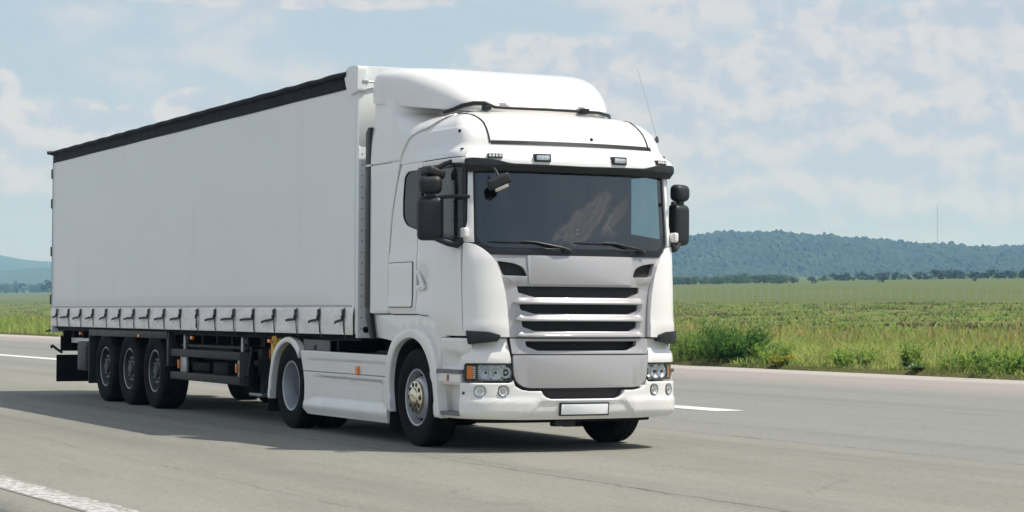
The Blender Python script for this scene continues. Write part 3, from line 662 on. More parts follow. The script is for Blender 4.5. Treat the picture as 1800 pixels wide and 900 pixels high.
# --- glass
panel('windscreen', 'windscreen_glass', T, WS, -.012, .006, bev=0)
wo_ = roundpoly([(-1.135, 2.83), (-1.14, 2.11), (-1.075, 2.01), (-.96, 1.972), (0, 1.962), (.96, 1.972), (1.075, 2.01), (1.14, 2.11), (1.135, 2.83)], .02, 2)
wi_ = roundpoly([(-1.095, 2.79), (-1.10, 2.15), (-1.04, 2.06), (-.95, 2.03), (0, 2.022), (.95, 2.03), (1.04, 2.06), (1.10, 2.15), (1.095, 2.79)], .02, 2)
panel('windscreen_seal', 'satin_black', T, wo_, -.006, .02, [wi_], bev=.004)
for mrr in (False, True):
    # corner air guide
    cp = roundpoly([(-1.243, 2.075), (-1.14, 2.068), (-1.052, 2.024), (-.972, 1.955), (-.916, 1.876), (-.872, 1.756), (-.835, 1.588), (-.812, 1.4), (-.80, 1.142), (-1.215, 1.142), (-1.247, 1.22), (-1.262, 1.584)], [0, .05, .05, .05, 0, 0, 0, 0, .012, .03, .05, 0])
    panel('corner_panel', 'white_paint', T, cp, .018, .07, bev=.018, seg=3, ustep=.035, zstep=.05, mirror=mrr, disp=lambda a, z: .026*math.sin(math.pi*min(1, max(0, (a-.80)/.46)))*ss(1.10, 1.35, z)*ss(2.08, 1.9, z)+.012*ss(1.33, 1.24, z))
    panel('air_guide_flap', 'black_plastic', T, roundpoly([(-1.21, 1.205), (-1.0, 1.195), (-.895, 1.165), (-.895, 1.135), (-.925, 1.10), (-1.19, 1.07)], .012), .058, .09, bev=.012, mirror=mrr)
    # door
    dr = panel('door', 'white_paint', T, roundpoly([(-1.277, 2.07), (-1.277, 1.584), (-1.264, 1.22), (-1.238, 1.152), (-1.60, 1.154), (-1.71, 1.208), (-1.85, 1.292), (-1.968, 1.352), (-2.298, 1.366), (-2.298, 2.215)], [0, 0, .03, .02, .05, .04, .05, .05, .02, 0]), 0, .05, bev=.008, zstep=.05, mirror=mrr,
        disp=lambda a, z: .010*ss(2.02, 1.97, z)+.009*ss(1.53, 1.47, z)*ss(1.75, 2.0, a)-.012*ss(1.24, 1.15, z)-.016*math.exp(-((a-2.13)/.10)**2-((z-1.71)/.10)**2))
    panel('door_top', 'white_paint', T, rect(-2.16, -1.20, 2.872, 2.926), 0, .03, bev=.006, mirror=mrr).parent = dr
    panel('window_frame', 'satin_black', T, [(-1.20, 2.08), (-1.192, 2.868), (-2.31, 2.868), (-2.31, 2.222)], -.004, .03, [[(-1.25, 2.125), (-1.245, 2.83), (-2.24, 2.83), (-2.25, 2.245)]], bev=.004, mirror=mrr).parent = dr
    panel('side_window', 'side_glass', T, SW, -.015, .005, bev=0, mirror=mrr).parent = dr
    hd = panel('door_handle', 'white_paint', T, roundpoly([(-2.285, 1.81), (-2.225, 1.81), (-2.06, 1.635), (-2.09, 1.61), (-2.27, 1.612)], .02), .036, .026, [roundpoly([(-2.255, 1.77), (-2.235, 1.77), (-2.165, 1.665), (-2.255, 1.655)], .012)], bev=.008, mirror=mrr); hd.parent = dr
    panel('lock_recess', 'satin_black', T, roundpoly([(-2.262, 1.78), (-2.228, 1.78), (-2.15, 1.655), (-2.262, 1.645)], .012), .006, .01, bev=0, mirror=mrr).parent = dr
    panel('pillar_trim', 'satin_black', T, [(-2.355, 2.24), (-2.355, 2.852), (-2.215, 2.852), (-2.215, 2.24)], .003, .02, bev=.003, mirror=mrr).parent = dr
    # rear side of the cab
    qp = panel('quarter_panel', 'white_paint', T, roundpoly([(-2.315, 1.366), (-3.0, 1.366), (-3.056, 1.42), (-3.052, 1.908), (-2.965, 2.4), (-2.855, 2.71), (-2.72, 2.93), (-2.17, 2.93), (-2.17, 2.87), (-2.315, 2.87)], [0, .04, .04, .1, .1, .1, 0, 0, 0, 0]), 0, .05, [QW], bev=.008, zstep=.06, mirror=mrr, disp=lambda a, z: .010*ss(2.02, 1.97, z)+.008*ss(1.53, 1.47, z)-.008*ss(1.42, 1.37, z))
    panel('quarter_window', 'quarter_glass', T, QW, -.012, .005, bev=0, mirror=mrr).parent = qp
    qo = [(a*1.0, b) for a, b in QW]; cx, cz = sum(a for a, b in QW)/len(QW), sum(b for a, b in QW)/len(QW)
    panel('window_seal', 'satin_black', T, [(cx+(a-cx)*1.03, cz+(b-cz)*1.02) for a, b in QW], -.003, .015, [[(cx+(a-cx)*.93, cz+(b-cz)*.955) for a, b in QW]], bev=.003, mirror=mrr).parent = qp
    lk = panel('locker_hatch', 'white_paint', T, rect(-3.012, -2.40, 1.44, 1.90, .02), .012, .02, bev=.006, zstep=.05, mirror=mrr, disp=lambda a, z: .010*ss(2.02, 1.97, z)+.008*ss(1.53, 1.47, z)); lk.parent = qp
    panel('hatch_seal', 'satin_black', T, rect(-3.02, -2.392, 1.432, 1.908, .02), .0095, .02, bev=.002, zstep=.05, mirror=mrr, disp=lambda a, z: .008*ss(2.02, 1.97, z)+.0065*ss(1.53, 1.47, z)).parent = qp
    # A pillar
    panel('windscreen_pillar', 'white_paint', T, roundpoly([(-1.166, 2.80), (-1.112, 2.80), (-1.128, 2.16), (-1.128, 2.078), (-1.243, 2.082), (-1.245, 2.165), (-1.19, 2.26)], [0, 0, .1, 0, .01, .03, .1]), .012, .05, bev=.01, mirror=mrr)
# --- roof
def roofpt(u, z, off=0.):
    zs_ = [r_[0] for r_ in ROOF]; xt = np.interp(z, zs_, [r_[1] for r_ in ROOF]); yt = np.interp(z, zs_, [r_[2] for r_ in ROOF])
    p = skin(u, 2.934); x0 = xfront(2.934); kx = (xt+2.1)/(x0+2.1); ky = yt/YS
    ky *= 1-.062*ss(2.96, 3.08, z)*ss(-1.7, -.5, p.x); x, y = -2.1+(p.x+2.1)*kx, p.y*ky
    nx, ny = (p.x+1.3), p.y; n = math.hypot(nx, ny)+1e-9; up_ = ss(3.05, 3.45, z)
    return Vector((x+off*nx/n*(1-up_), y+off*ny/n*(1-up_), z+off*up_))
bm = bmesh.new(); us = np.linspace(-3.0, 3.0, 121); zs_ = []
for a, b in zip(ROOF, ROOF[1:]): zs_ += [a[0], (a[0]+b[0])/2]
zs_.append(ROOF[-1][0])
rows = [[bm.verts.new(roofpt(u, z)) for u in us] for z in zs_]
for a, b in zip(rows, rows[1:]):
    for k in range(len(us)-1): bm.faces.new((a[k], a[k+1], b[k+1], b[k]))
bmesh.ops.smooth_vert(bm, verts=[v for r_ in rows[2:-1] for v in r_[2:-2]], factor=.4, use_axis_x=True, use_axis_y=True, use_axis_z=True)
rf = finish(bm, 'roof', 'white_paint', T, ang=60)
bm = bmesh.new()
for u0 in np.linspace(-.97, .93, 20):
    a, b = roofpt(u0, 3.062, .006), roofpt(u0+.1, 3.062, .006); c, d = roofpt(u0+.1, 3.100, .006), roofpt(u0, 3.100, .006)
    bm.faces.new([bm.verts.new(q) for q in (a, b, c, d)])
bmesh.ops.remove_doubles(bm, verts=bm.verts[:], dist=1e-4); r_ = bmesh.ops.extrude_face_region(bm, geom=bm.faces[:])
for g in r_['geom']:
    if isinstance(g, bmesh.types.BMVert): g.co.x -= .02
finish(bm, 'roof_trim', 'satin_black', rf)
SEAM = [(.985, 3.075), (.988, 3.12), (.992, 3.18), (1.0, 3.24), (1.02, 3.29), (1.06, 3.335), (1.14, 3.375), (1.30, 3.405), (1.55, 3.42), (1.9, 3.425)]
for s in (-1, 1): tube('roof_seam', 'satin_black', rf, [roofpt(s*a, z, .003) for a, z in SEAM], .0085, 6)
for (u0, z0) in ((.2, 3.14), (-1.35, 3.20), (1.35, 3.20)):
    o = lathe('roof_bung', 'black_plastic', rf, [(0, .012), (.014, .010), (.018, 0), (.018, -.02)], 12, 'X'); o.location = roofpt(u0, z0, .004); q = roofpt(u0, z0, .1)-roofpt(u0, z0); o.rotation_euler = (0, 0, math.atan2(q.y, q.x))
# --- sun visor with lamps
panel('header_panel', 'white_paint', T, rect(-1.235, 1.235, 2.815, 2.945), -.006, .03, bev=.004)
vw = panel('sun_visor', 'white_paint', T, roundpoly([(-1.165, 2.84), (-1.165, 2.965), (-1.09, 3.01), (-.6, 3.02), (.6, 3.02), (1.09, 3.01), (1.165, 2.965), (1.165, 2.84)], [0, .04, .1, .1, .1, .1, .04, 0]), .085, .24, bev=.02, seg=3, ustep=.05, zstep=.04, disp=lambda a, z: -.075*ss(2.90, 3.02, z)**1.3)
panel('visor_band', 'black_plastic', T, roundpoly([(-1.17, 2.775), (-1.17, 2.905), (-1.11, 2.915), (-.93, 2.905), (-.74, 2.862), (0, 2.850), (.74, 2.862), (.93, 2.905), (1.11, 2.915), (1.17, 2.905), (1.17, 2.775), (.9, 2.79), (0, 2.785), (-.9, 2.79)], [.02, .02, .02, .05, .05, 0, .05, .05, .02, .02, .02, 0, 0, 0]), .102, .16, bev=.016, seg=3, ustep=.05, zstep=.04, disp=lambda a, z: -.05*ss(2.85, 2.77, z)).parent = vw
for u0 in (-.425, .425):
    lp = holder('work_lamp', vw); put(lp, u0, 2.925, .085)
    bm = bmesh.new(); b_box(bm, -.06, .022, -.088, .088, -.040, .040); finish(bm, 'housing', 'black_plastic', lp, bevel=.008)
    bm = bmesh.new(); b_box(bm, .018, .026, -.068, .068, -.024, .024); finish(bm, 'reflector', 'reflector', lp, bevel=.004)
    bm = bmesh.new()
    for k in range(7): b_box(bm, .026, .031, -.066+k*.02, -.062+k*.02, -.024, .024)
    finish(bm, 'lens_ribs', 'lamp_glass', lp)
for u0 in (-.90, .98):
    lp = holder('position_lamp', vw); put(lp, u0, 2.935, .088)
    bm = bmesh.new(); b_box(bm, -.06, .016, -.075, .075, -.022, .022); finish(bm, 'housing', 'satin_black', lp, bevel=.004)
    for k in range(4):
        o = lathe('led', 'plate_white', lp, [(0, .022), (.010, .021), (.0145, .016), (.0145, .012)], 12, 'X'); o.location = (0, -.051+k*.034, 0)
# --- front: silver grille
VENT = roundpoly([(-.905, 1.895), (-.735, 1.875), (-.635, 1.835), (-.60, 1.745), (-.85, 1.752)], [.01, .08, .05, .02, .02])
def slot(w0, w1, z0, z1, z2): return roundpoly([(-w0, z0), (w0, z0), (w0-.012, z0-(z0-z1)*.55), (w1, z1), (-w1, z1), (-w0+.012, z0-(z0-z1)*.55)], .012, 2)
SLOTS = [slot(.705, .512, 1.646, 1.53, 0), slot(.683, .512, 1.468, 1.366, 0), slot(.664, .512, 1.300, 1.194, 0)]
gr = panel('grille', 'silver_paint', T, roundpoly([(-.985, 1.962), (.985, 1.962), (.905, 1.86), (.86, 1.74), (.823, 1.58), (.802, 1.4), (.79, 1.14), (-.79, 1.14), (-.802, 1.4), (-.823, 1.58), (-.86, 1.74), (-.905, 1.86)], [.02, .02, 0, 0, 0, 0, .01, .01, 0, 0, 0, 0]), 0, .05, [VENT, mir(VENT)]+SLOTS, bev=.010, seg=3, zstep=.06, disp=lambda a, z: -.028*ss(.60, .66, a)*ss(1.70, 1.66, z)-.014*ss(.56, .60, a)*ss(1.66, 1.76, z)*ss(1.90, 1.80, z)*0)
panel('bonnet_panel', 'silver_paint', T, roundpoly([(-.60, 1.952), (.60, 1.952), (.585, 1.665), (-.585, 1.665)], .02), .012, .02, bev=.006).parent = gr
for k, (w0, w1, z0, z1, h) in enumerate(((.70, .512, 1.537, 1.475, .03), (.68, .512, 1.373, 1.305, .03), (.665, .51, 1.201, 1.147, .03))):
    panel('grille_slat', 'silver_paint', T, roundpoly([(-w0-.055, z1+.012), (-w0, z1), (w0, z1), (w0+.055, z1+.012), (w0, z1+.062), (w1, z0), (-w1, z0), (-w0, z1+.062)], .008, 2), .060, .07, bev=.012, seg=3, zstep=.012, disp=lambda a, z, z0=z0, z1=z1: -.050*ss(.50, .76, a)-.045*ss(z1+.012, z0, z)*ss(.74, .6, a)).parent = gr
panel('radiator_mesh', 'grille_mesh', T, rect(-.95, .95, .50, 1.95), -.075, .02, bev=0)
panel('lower_grille', 'silver_paint', T, roundpoly([(-.79, 1.128), (.79, 1.128), (.768, .975), (-.768, .975)], .01), 0, .05, [slot(.635, .505, 1.102, 1.008, 0)], bev=.008, seg=3, disp=lambda a, z: .012*ss(1.03, .98, z))
panel('bumper_panel', 'silver_paint', T, roundpoly([(-.765, .963), (.765, .963), (.752, .77), (.725, .70), (.66, .652), (.58, .640), (-.58, .640), (-.66, .652), (-.725, .70), (-.752, .77)], [.02, .02, .03, .05, .04, 0, 0, .04, .05, .03]), .028, .08, bev=.016, seg=3)
panel('front_intake', 'grille_mesh', T, rect(-.5, .5, .5, .66), -.03, .02, bev=0)
panel('intake_surround', 'satin_black', T, rect(-.84, .84, .60, 1.0), -.045, .02, bev=0)
# cheeks above the lamps
for mrr in (False, True):
    panel('lamp_cheek', 'white_paint', T, roundpoly([(-1.222, 1.128), (-1.16, 1.055), (-1.18, 1.005), (-1.275, .955), (-1.29, .885), (-.775, .885), (-.792, .985), (-.81, 1.128)], [.02, .03, .03, .04, .02, .012, 0, .01]), 0, .06, bev=.012, seg=3, ustep=.05, zstep=.04, mirror=mrr, disp=lambda a, z: -.045*ss(.98, 1.10, z)+.012*ss(.99, .93, z))
    # head lamp
    s = 1 if mrr else -1
    hl = panel('headlamp', 'dark_plastic', T, rect(-1.262, -.765, .706, .876, .02), -.075, .02, bev=0, mirror=mrr)
    panel('lamp_bezel', 'dark_plastic', T, rect(-1.262, -.765, .706, .876, .02), -.012, .05, [rect(-1.250, -1.124, .715, .868, .01), roundpoly([(-1.118, .713), (-.770, .712), (-.772, .870), (-1.118, .870)], [.05, .01, .02, .05])], bev=.004, mirror=mrr).parent = hl
    panel('indicator', 'amber', T, rect(-1.232, -1.165, .728, .858, .006), -.018, .02, bev=.006, mirror=mrr).parent = hl
    for k in range(7): panel('chrome_rib', 'reflector', T, rect(-1.163, -1.133, .732+k*.018, .743+k*.018), -.018, .02, bev=.003, ustep=None, mirror=mrr).parent = hl
    panel('reflector_tray', 'lamp_tray', T, rect(-1.125, -.775, .715, .868, .01), -.055, .01, bev=0, ustep=.02, zstep=.03, mirror=mrr, disp=lambda a, z: .016*math.sin(a*47)*math.sin(z*31)).parent = hl
    for (u0, rr, dpt) in ((1.03, .060, .045), (.925, .064, .045), (.825, .052, .03)):
        o = lathe('reflector_bowl', 'lamp_tray', hl, [(0, -dpt*.4), (rr*.25, -dpt*.38), (rr*.6, -dpt*.1), (rr*.95, .012), (rr, .022), (rr*1.06, .022), (rr*1.06, 0)], 24, 'X'); put(o, s*u0, .792, -.045)
        o = lathe('bulb', 'chrome' if u0 < .9 else 'satin_black', hl, [(0, .03), (.012, .026), (.014, .0), (.014, -.02)], 12, 'X'); put(o, s*u0, .792, -.045)
    panel('lamp_cover', 'lamp_glass', T, rect(-1.258, -.768, .71, .872, .02), -.003, .006, bev=0, mirror=mrr).parent = hl
    for u0, rr in ((1.085, .056), (.858, .050)):
        fl = holder('fog_lamp', T); put(fl, s*u0, .610, .022)
        lathe('bezel', 'grey_plastic', fl, [(rr*1.05, .004), (rr*1.02, .008), (rr*.9, .006), (rr*.86, -.01)], 28, 'X')
        lathe('reflector', 'reflector', fl, [(0, -.014), (rr*.5, -.008), (rr*.9, .004)], 28, 'X'); lathe('bulb', 'chrome', fl, [(0, .012), (.014, .008), (.018, -.012)], 14, 'X')
        lathe('lens', 'lamp_glass', fl, [(0, .012), (rr*.5, .011), (rr*.9, .006)], 28, 'X')
        o = lathe('screw', 'dark_plastic', fl, [(0, .003), (.007, .002), (.007, -.004)], 8, 'X'); o.location = (-.006, .02*s*-1, -.092)
# --- bumper
def bump_disp(a, z):
    d = .014*ss(.545, .515, z)*ss(.45, .60, a)-.05*ss(.40, .315, z)
    d += -.014*ss(.50, .46, a+(z-.49)*-.9*0-(.49-z)*.9)*ss(.515, .49, z)
    return d
BU = [(-1.292, .69), (-.80, .69), (-.772, .70), (-.755, .72), (-.735, .66), (-.665, .622), (-.585, .612), (-.468, .612), (-.45, .575), (-.42, .548), (-.365, .530), (.365, .530), (.42, .548), (.45, .575), (.468, .612), (.585, .612), (.665, .622), (.735, .66), (.755, .72), (.772, .70), (.80, .69), (1.292, .69), (1.285, .335), (.6, .325), (-.6, .325), (-1.285, .335)]
bp = panel('bumper', 'white_paint', T, BU, .022, .10, [rect(s*u0-.05, s*u0+.05, .56, .66, .049, 6) for s in (-1, 1) for u0 in (1.085, .858)], bev=.012, seg=3, ustep=.045, zstep=.03, disp=bump_disp)
for u0 in (-1.245, ):
    o = lathe('sensor', 'dark_plastic', bp, [(0, .004), (.016, .003), (.018, -.01)], 14, 'X'); put(o, u0, .59, .02)
pl = panel('number_plate', 'satin_black', T, rect(-.275, .275, .362, .492, .008), .030, .03, bev=.004, disp=lambda a, z: .002)
panel('plate_face', 'plate_white', T, rect(-.260, .260, .376, .478, .006), .033, .004, bev=.001, disp=lambda a, z: .002).parent = pl
panel('under_tray', 'chassis', T, rect(-1.2, 1.2, .285, .36), -.22, .05, bev=.01)
box('tow_eye_cover', 'black_plastic', bp, -.34, -.22, -.21, .02, .245, .31)
# --- steps behind the bumper, sills, arches
SF = {}
FO = [(-2.03, .33), (-2.115, .58), (-2.095, .86), (-1.96, 1.07), (-1.74, 1.18), (-1.44, 1.215), (-1.15, 1.19), (-.95, 1.08), (-.83, .9), (-.775, .7), (-.735, .5), (-.70, .325)]
FI = [(-.84, .325), (-.87, .56), (-.93, .74), (-1.02, .90), (-1.15, 1.02), (-1.3, 1.09), (-1.48, 1.115), (-1.69, 1.08), (-1.865, .99), (-1.97, .84), (-2.015, .62), (-1.965, .34)]
def smooth_path(P_, n=5):
    out = []; P_ = [Vector(q) for q in P_]
    for i in range(len(P_)-1):
        p0, p1, p2, p3 = P_[max(i-1, 0)], P_[i], P_[i+1], P_[min(i+2, len(P_)-1)]
        for k in range(n):
            s = k/n; q = .5*((2*p1)+(p2-p0)*s+(2*p0-5*p1+4*p2-p3)*s*s+(3*p1-p0-3*p2+p3)*s**3); out.append((q.x, q.y))
    return out+[tuple(P_[-1])]
def arch(name, mat, parent, path, y0, y1, s, thick=.012):
    bm = bmesh.new(); rows = [(bm.verts.new((x, s*y0, z)), bm.verts.new((x, s*y1, z))) for x, z in path]
    for a, b in zip(rows, rows[1:]): bm.faces.new((a[0], b[0], b[1], a[1]))
    o = finish(bm, name, mat, parent, ang=50); md = o.modifiers.new('solid', 'SOLIDIFY'); md.thickness = thick; md.offset = 0; return o
for mrr in (False, True):
    s = 1 if mrr else -1; mp_ = side(s)
    stp = panel('step_panel', 'white_paint', T, [(-1.76, .335), (-1.76, 1.132), (-1.225, 1.132), (-1.165, 1.05), (-1.185, 1.0), (-1.28, .945), (-1.296, .88), (-1.296, .335)], -.02, .12, [rect(-1.73, -1.315, .395, .665, .02)], bev=.008, zstep=.05, mirror=mrr, disp=lambda a, z: -.055*ss(1.02, .92, z)*ss(1.80, 1.70, a)*ss(.80, .84, z))
    panel('step_recess', 'white_paint', T, rect(-1.86, -1.05, .34, .72), -.13, .02, bev=0, mirror=mrr).parent = stp
    panel('step_tread', 'grey_plastic', T, rect(-1.755, -1.283, .782, .818, .01), .028, .20, bev=.006, mirror=mrr).parent = stp
    panel('step_riser', 'white_paint', T, rect(-1.755, -1.296, .692, .778, .01), .008, .12, bev=.008, mirror=mrr).parent = stp
    panel('step_tread', 'grey_plastic', T, rect(-1.755, -1.30, .362, .40, .01), .015, .22, bev=.006, mirror=mrr).parent = stp
    panel('side_marker', 'marker_red', T, rect(-1.525, -1.49, .705, .765, .005), .018, .02, bev=.004, mirror=mrr).parent = stp
    sl_ = panel('sill_panel', 'white_paint', T, roundpoly([(-2.52, 1.355), (-2.44, 1.115), (-2.08, 1.085), (-1.96, 1.06), (-1.74, 1.17), (-1.44, 1.205), (-1.15, 1.18), (-.95, 1.07), (-.83, .89), (-.795, .78), (-.795, 1.135), (-.64, 1.14), (-.74, 1.195), (-.88, 1.28), (-1.0, 1.338), (-1.34, 1.355)], [.03, .05, .01, 0, 0, 0, 0, 0, 0, 0, 0, .02, .02, .02, .03, 0]), -.02, .04, bev=.006, ustep=.12, mp=mp_, disp=lambda a, z: -.03*ss(1.32, 1.22, z)*ss(1.25, .85, a)*0)
    panel('wheel_arch', 'white_paint', T, smooth_path(FO)+smooth_path(FI), .032, .10, bev=.02, seg=3, ustep=None, mp=mp_)
    arch('arch_liner', 'chassis', T, smooth_path(FI), 1.20, .72, s)
    box('mud_flap', 'tyre_rubber', T, -2.09, -2.075, s*1.22, s*.85, .13, .36)
    # air deflectors beside the gap
    def fmap(s):
        def f(X, z, off=0.):
            yd = float(np.interp(z, [r_[0] for r_ in ROOF], [r_[2] for r_ in ROOF]))*(1-.062*ss(2.96, 3.08, z)*ss(-1.7, -.5, X))+.016
            yv = 1.243+.020*ss(-2.2, -2.56, X)*ss(3.5, 3.0, z)-.03*ss(3.2, 3.6, z); k = ss(-2.05, -1.55, X)*ss(2.95, 3.1, z)
            return Vector((X, s*(yv*(1-k)+min(yd, yv)*k+off), z))
        return f
    panel('side_fairing', 'white_paint', T, roundpoly([(-2.56, 1.372), (-2.10, 1.372), (-2.107, 1.425), (-2.105, 1.908), (-2.022, 2.4), (-1.91, 2.70), (-1.797, 2.966), (-2.56, 2.966)], [.04, .03, .03, .1, .1, .1, 0, 0]), .0, .04, bev=.010, ustep=.08, zstep=.1, mp=fmap(s))
    panel('side_fairing', 'white_paint', T, roundpoly([(-2.56, 2.976), (-1.793, 2.976), (-1.775, 3.03), (-1.62, 3.20), (-1.48, 3.25), (-1.24, 3.29), (-1.12, 3.36), (-1.02, 3.41), (-1.10, 3.46), (-2.45, 3.70), (-2.56, 3.70)], [0, 0, .05, .06, .08, .1, .08, .03, 0, 0, 0]), .0, .04, bev=.010, ustep=.06, zstep=.05, mp=fmap(s))
    gs = panel('gap_seal', 'satin_black', T, roundpoly([(-2.69, 1.44), (-2.565, 1.44), (-2.565, 3.385), (-2.62, 3.385), (-2.69, 3.33)], [0, 0, .005, 0, .02]), .03, .05, bev=.012, ustep=None, mp=side(s, 1.24))
    panel('seal_foot', 'satin_black', T, [(-2.69, 1.44), (-2.565, 1.44), (-2.55, 1.36), (-2.46, 1.10), (-2.545, 1.10), (-2.675, 1.33)], .028, .05, bev=.010, ustep=None, mp=side(s, 1.24)).parent = gs
    panel('seal_tie', 'white_paint', T, rect(-2.66, -2.55, 2.96, 2.982), .036, .02, bev=.003, ustep=None, mp=side(s, 1.24)).parent = gs
# --- roof spoiler
bm = bmesh.new(); SX = [-.915, -.922, -.94, -.97, -1.01, -1.06, -1.12, -1.19, -1.26, -1.34, -1.44, -1.55, -1.7, -1.9, -2.1, -2.3, -2.48, -2.545, -2.565]
wv = lambda X: float(np.interp(-X, [.915, .922, .94, .97, 1.01, 1.06, 1.12, 1.19, 1.28, 1.4, 1.65, 2.0, 2.48, 2.545, 2.565], [.48, .55, .625, .695, .755, .81, .855, .895, .94, .99, 1.08, 1.17, 1.25, 1.245, 1.22]))
ztv = lambda X: float(np.interp(-X, [.915, .94, .97, 1.01, 1.06, 1.12, 1.19, 1.27, 1.37, 1.5, 1.65, 1.8, 2.0, 2.48, 2.545, 2.565], [3.505, 3.545, 3.585, 3.63, 3.68, 3.73, 3.78, 3.828, 3.873, 3.915, 3.95, 3.975, 4.0, 4.035, 4.03, 4.01]))
zlv = lambda X: 3.455+max(0, (-X-1.0))*.122
rows = []; NSEC = 44
for X in SX:
    W_, zt, zl = wv(X), ztv(X), zlv(X); ring = []
    for k in range(NSEC+1):
        th_ = math.pi*k/NSEC; c, s_ = math.cos(th_), math.sin(th_)
        h = zt-zl; kf = ss(1.0, 2.2, -X); y = W_*math.copysign(abs(c)**(.62-.42*kf), c); z = zl+h*abs(s_)**(.66-.32*kf)
        ring.append(bm.verts.new((X, y, z)))
    for y in (-.94, -.5, 0, .5, .94): ring.append(bm.verts.new((X, W_*y, zl-.012)))
    rows.append(ring)
n = len(rows[0])
for a, b in zip(rows, rows[1:]):
    for k in range(n): bm.faces.new((a[k], a[(k+1) % n], b[(k+1) % n], b[k]))
bm.faces.new(rows[0]); bm.faces.new(rows[-1][::-1])
spo = finish(bm, 'roof_spoiler', 'white_paint', T, ang=70)
box('spoiler_mount', 'white_paint', T, -2.4, -1.15, -.80, .80, 3.40, 3.55, .02)
# bar in front of the spoiler
bar = tube('roof_bar', 'satin_black', T, [(-1.28, -.975, 3.455), (-1.17, -.925, 3.475), (-1.06, -.865, 3.51), (-.97, -.78, 3.53), (-.915, -.68, 3.53), (-.885, -.58, 3.495), (-.87, -.40, 3.492), (-.86, 0, 3.495), (-.87, .40, 3.495), (-.92, .66, 3.492), (-1.03, .83, 3.48), (-1.17, .92, 3.46)], [.02, .022, .024, .024, .024, .019, .018, .018, .018, .018, .02, .018], 10)
for bb in ((-.93, -.84, .40, .50, 3.47, 3.525), (-.96, -.88, -.70, -.62, 3.46, 3.51)): box('bar_bracket', 'satin_black', bar, *bb, .008)
panel('spoiler_window', 'grey_plastic', T, rect(-.5, .5, 3.515, 3.55, .006), 0, .02, bev=.003, mp=lambda a, z, off=0.: Vector((-.925+off+(3.515-z)*.72, a, z))).parent = spo
# --- aerial
aer = lathe('aerial_base', 'dark_plastic', T, [(0, .05), (.012, .045), (.022, 0), (.022, -.02)], 12, 'Z', (-.62, 1.185, 3.20)); tube('aerial_whip', 'galvanised', aer, [(-.62, 1.185, 3.22), (-.66, 1.09, 3.6), (-.70, .99, 3.96)], [.0036, .0028, .002], 6)
# --- mirrors
def pillow(name, mat, parent, cx, cy, cz, w, d, h, yaw=0, r=.045, taper=.0, tilt=0):
    bm = bmesh.new(); bmesh.ops.create_cube(bm, size=1)
    for v in bm.verts:
        k = 1-taper*(v.co.x+.5); v.co = Vector((v.co.x*d, v.co.y*w*k, v.co.z*h*k))
    bmesh.ops.bevel(bm, geom=bm.edges[:], offset=r, segments=5, affect='EDGES', profile=.55, clamp_overlap=True)
    o = finish(bm, name, mat, parent, ang=60); o.location = (cx, cy, cz); o.rotation_euler = (tilt, 0, yaw); return o
for s in (-1, 1):
    mi = pillow('mirror', 'black_plastic', T, -.575, s*1.435, 2.318, .275, .13, .46, s*R(24), .06, .10)
    box('mirror_glass', 'reflector', mi, -.068, -.064, -.095, .095, -.19, .19, .003)
    wm = pillow('wide_mirror', 'black_plastic', mi, .01, s*.0, .335, .245, .14, .19, 0, .066, .10)
    box('neck', 'black_plastic', mi, -.03, .03, -.05, .05, .20, .26, .01)
    for pts_, r_ in (([(-.25, s*1.16, 2.525), (-.36, s*1.25, 2.535), (-.53, s*1.36, 2.525)], .019), ([(-.53, s*1.40, 2.12), (-.42, s*1.31, 2.065), (-.36, s*1.24, 2.05), (-.33, s*1.19, 2.10)], [.028, .028, .035, .03])):
        inv_ = (Matrix.Translation(mi.location) @ mi.rotation_euler.to_matrix().to_4x4()).inverted()
        tube('mirror_arm', 'black_plastic', mi, [inv_ @ Vector(q) for q in pts_], r_, 10)
    pillow('mirror_foot', 'white_paint', T, -.275, s*1.195, 2.17, .06, .10, .10, 0, .022)
km = pillow('kerb_mirror', 'black_plastic', T, -.62, -1.39, 2.775, .20, .20, .09, R(8), .035, 0, R(-18)); tube('kerb_mirror_arm', 'black_plastic', T, [(-.52, -1.20, 2.90), (-.55, -1.30, 2.86), (-.60, -1.37, 2.80)], [.02, .024, .03], 8)
# front mirror on the visor corner
fm = pillow('front_mirror', 'black_plastic', T, .055, -.985, 2.665, .235, .09, .105, R(-12), .025, 0, R(24)); box('mirror_glass', 'chrome', fm, -.02, .03, -.07, .07, -.085, -.05, .004)
tube('front_mirror_stem', 'black_plastic', T, [(-.03, -1.0, 2.80), (.03, -.995, 2.76), (.05, -.985, 2.70)], .012, 8)
# --- wipers and cowl
panel('wiper_cowl', 'satin_black', T, roundpoly([(-1.09, 1.995), (-.96, 1.958), (0, 1.948), (.96, 1.958), (1.13, 1.995), (1.13, 2.035), (1.0, 2.02), (0, 2.008), (-1.0, 2.02)], .01), .010, .04, bev=.008)
for ub, ut in ((-.16, -.98), (.73, -.075)):
    wp = tube('wiper', 'satin_black', T, [skin(ub, 2.01, .03), skin(ub-.10, 2.035, .045), skin(ub-.36, 2.085, .030), skin(ub-.5, 2.092, .022)], [.016, .015, .010, .006], 8)
    tube('wiper_blade', 'satin_black', wp, [skin(ut+(ub-.22-ut)*q, 2.086-.012*q, .010) for q in np.linspace(0, 1, 12)], .008, 6)
    o = pillow('wiper_hub', 'satin_black', wp, 0, 0, 0, .10, .04, .03, 0, .012); p, yw = frame(ub-.02, 2.0, .02); o.location = p
panel('toll_tag', 'plate_white', T, rect(-.05, -.018, 2.212, 2.220), -.020, .003, bev=0, ustep=None); panel('toll_tag', 'plate_white', T, rect(-.05, -.018, 2.172, 2.181), -.020, .003, bev=0, ustep=None)
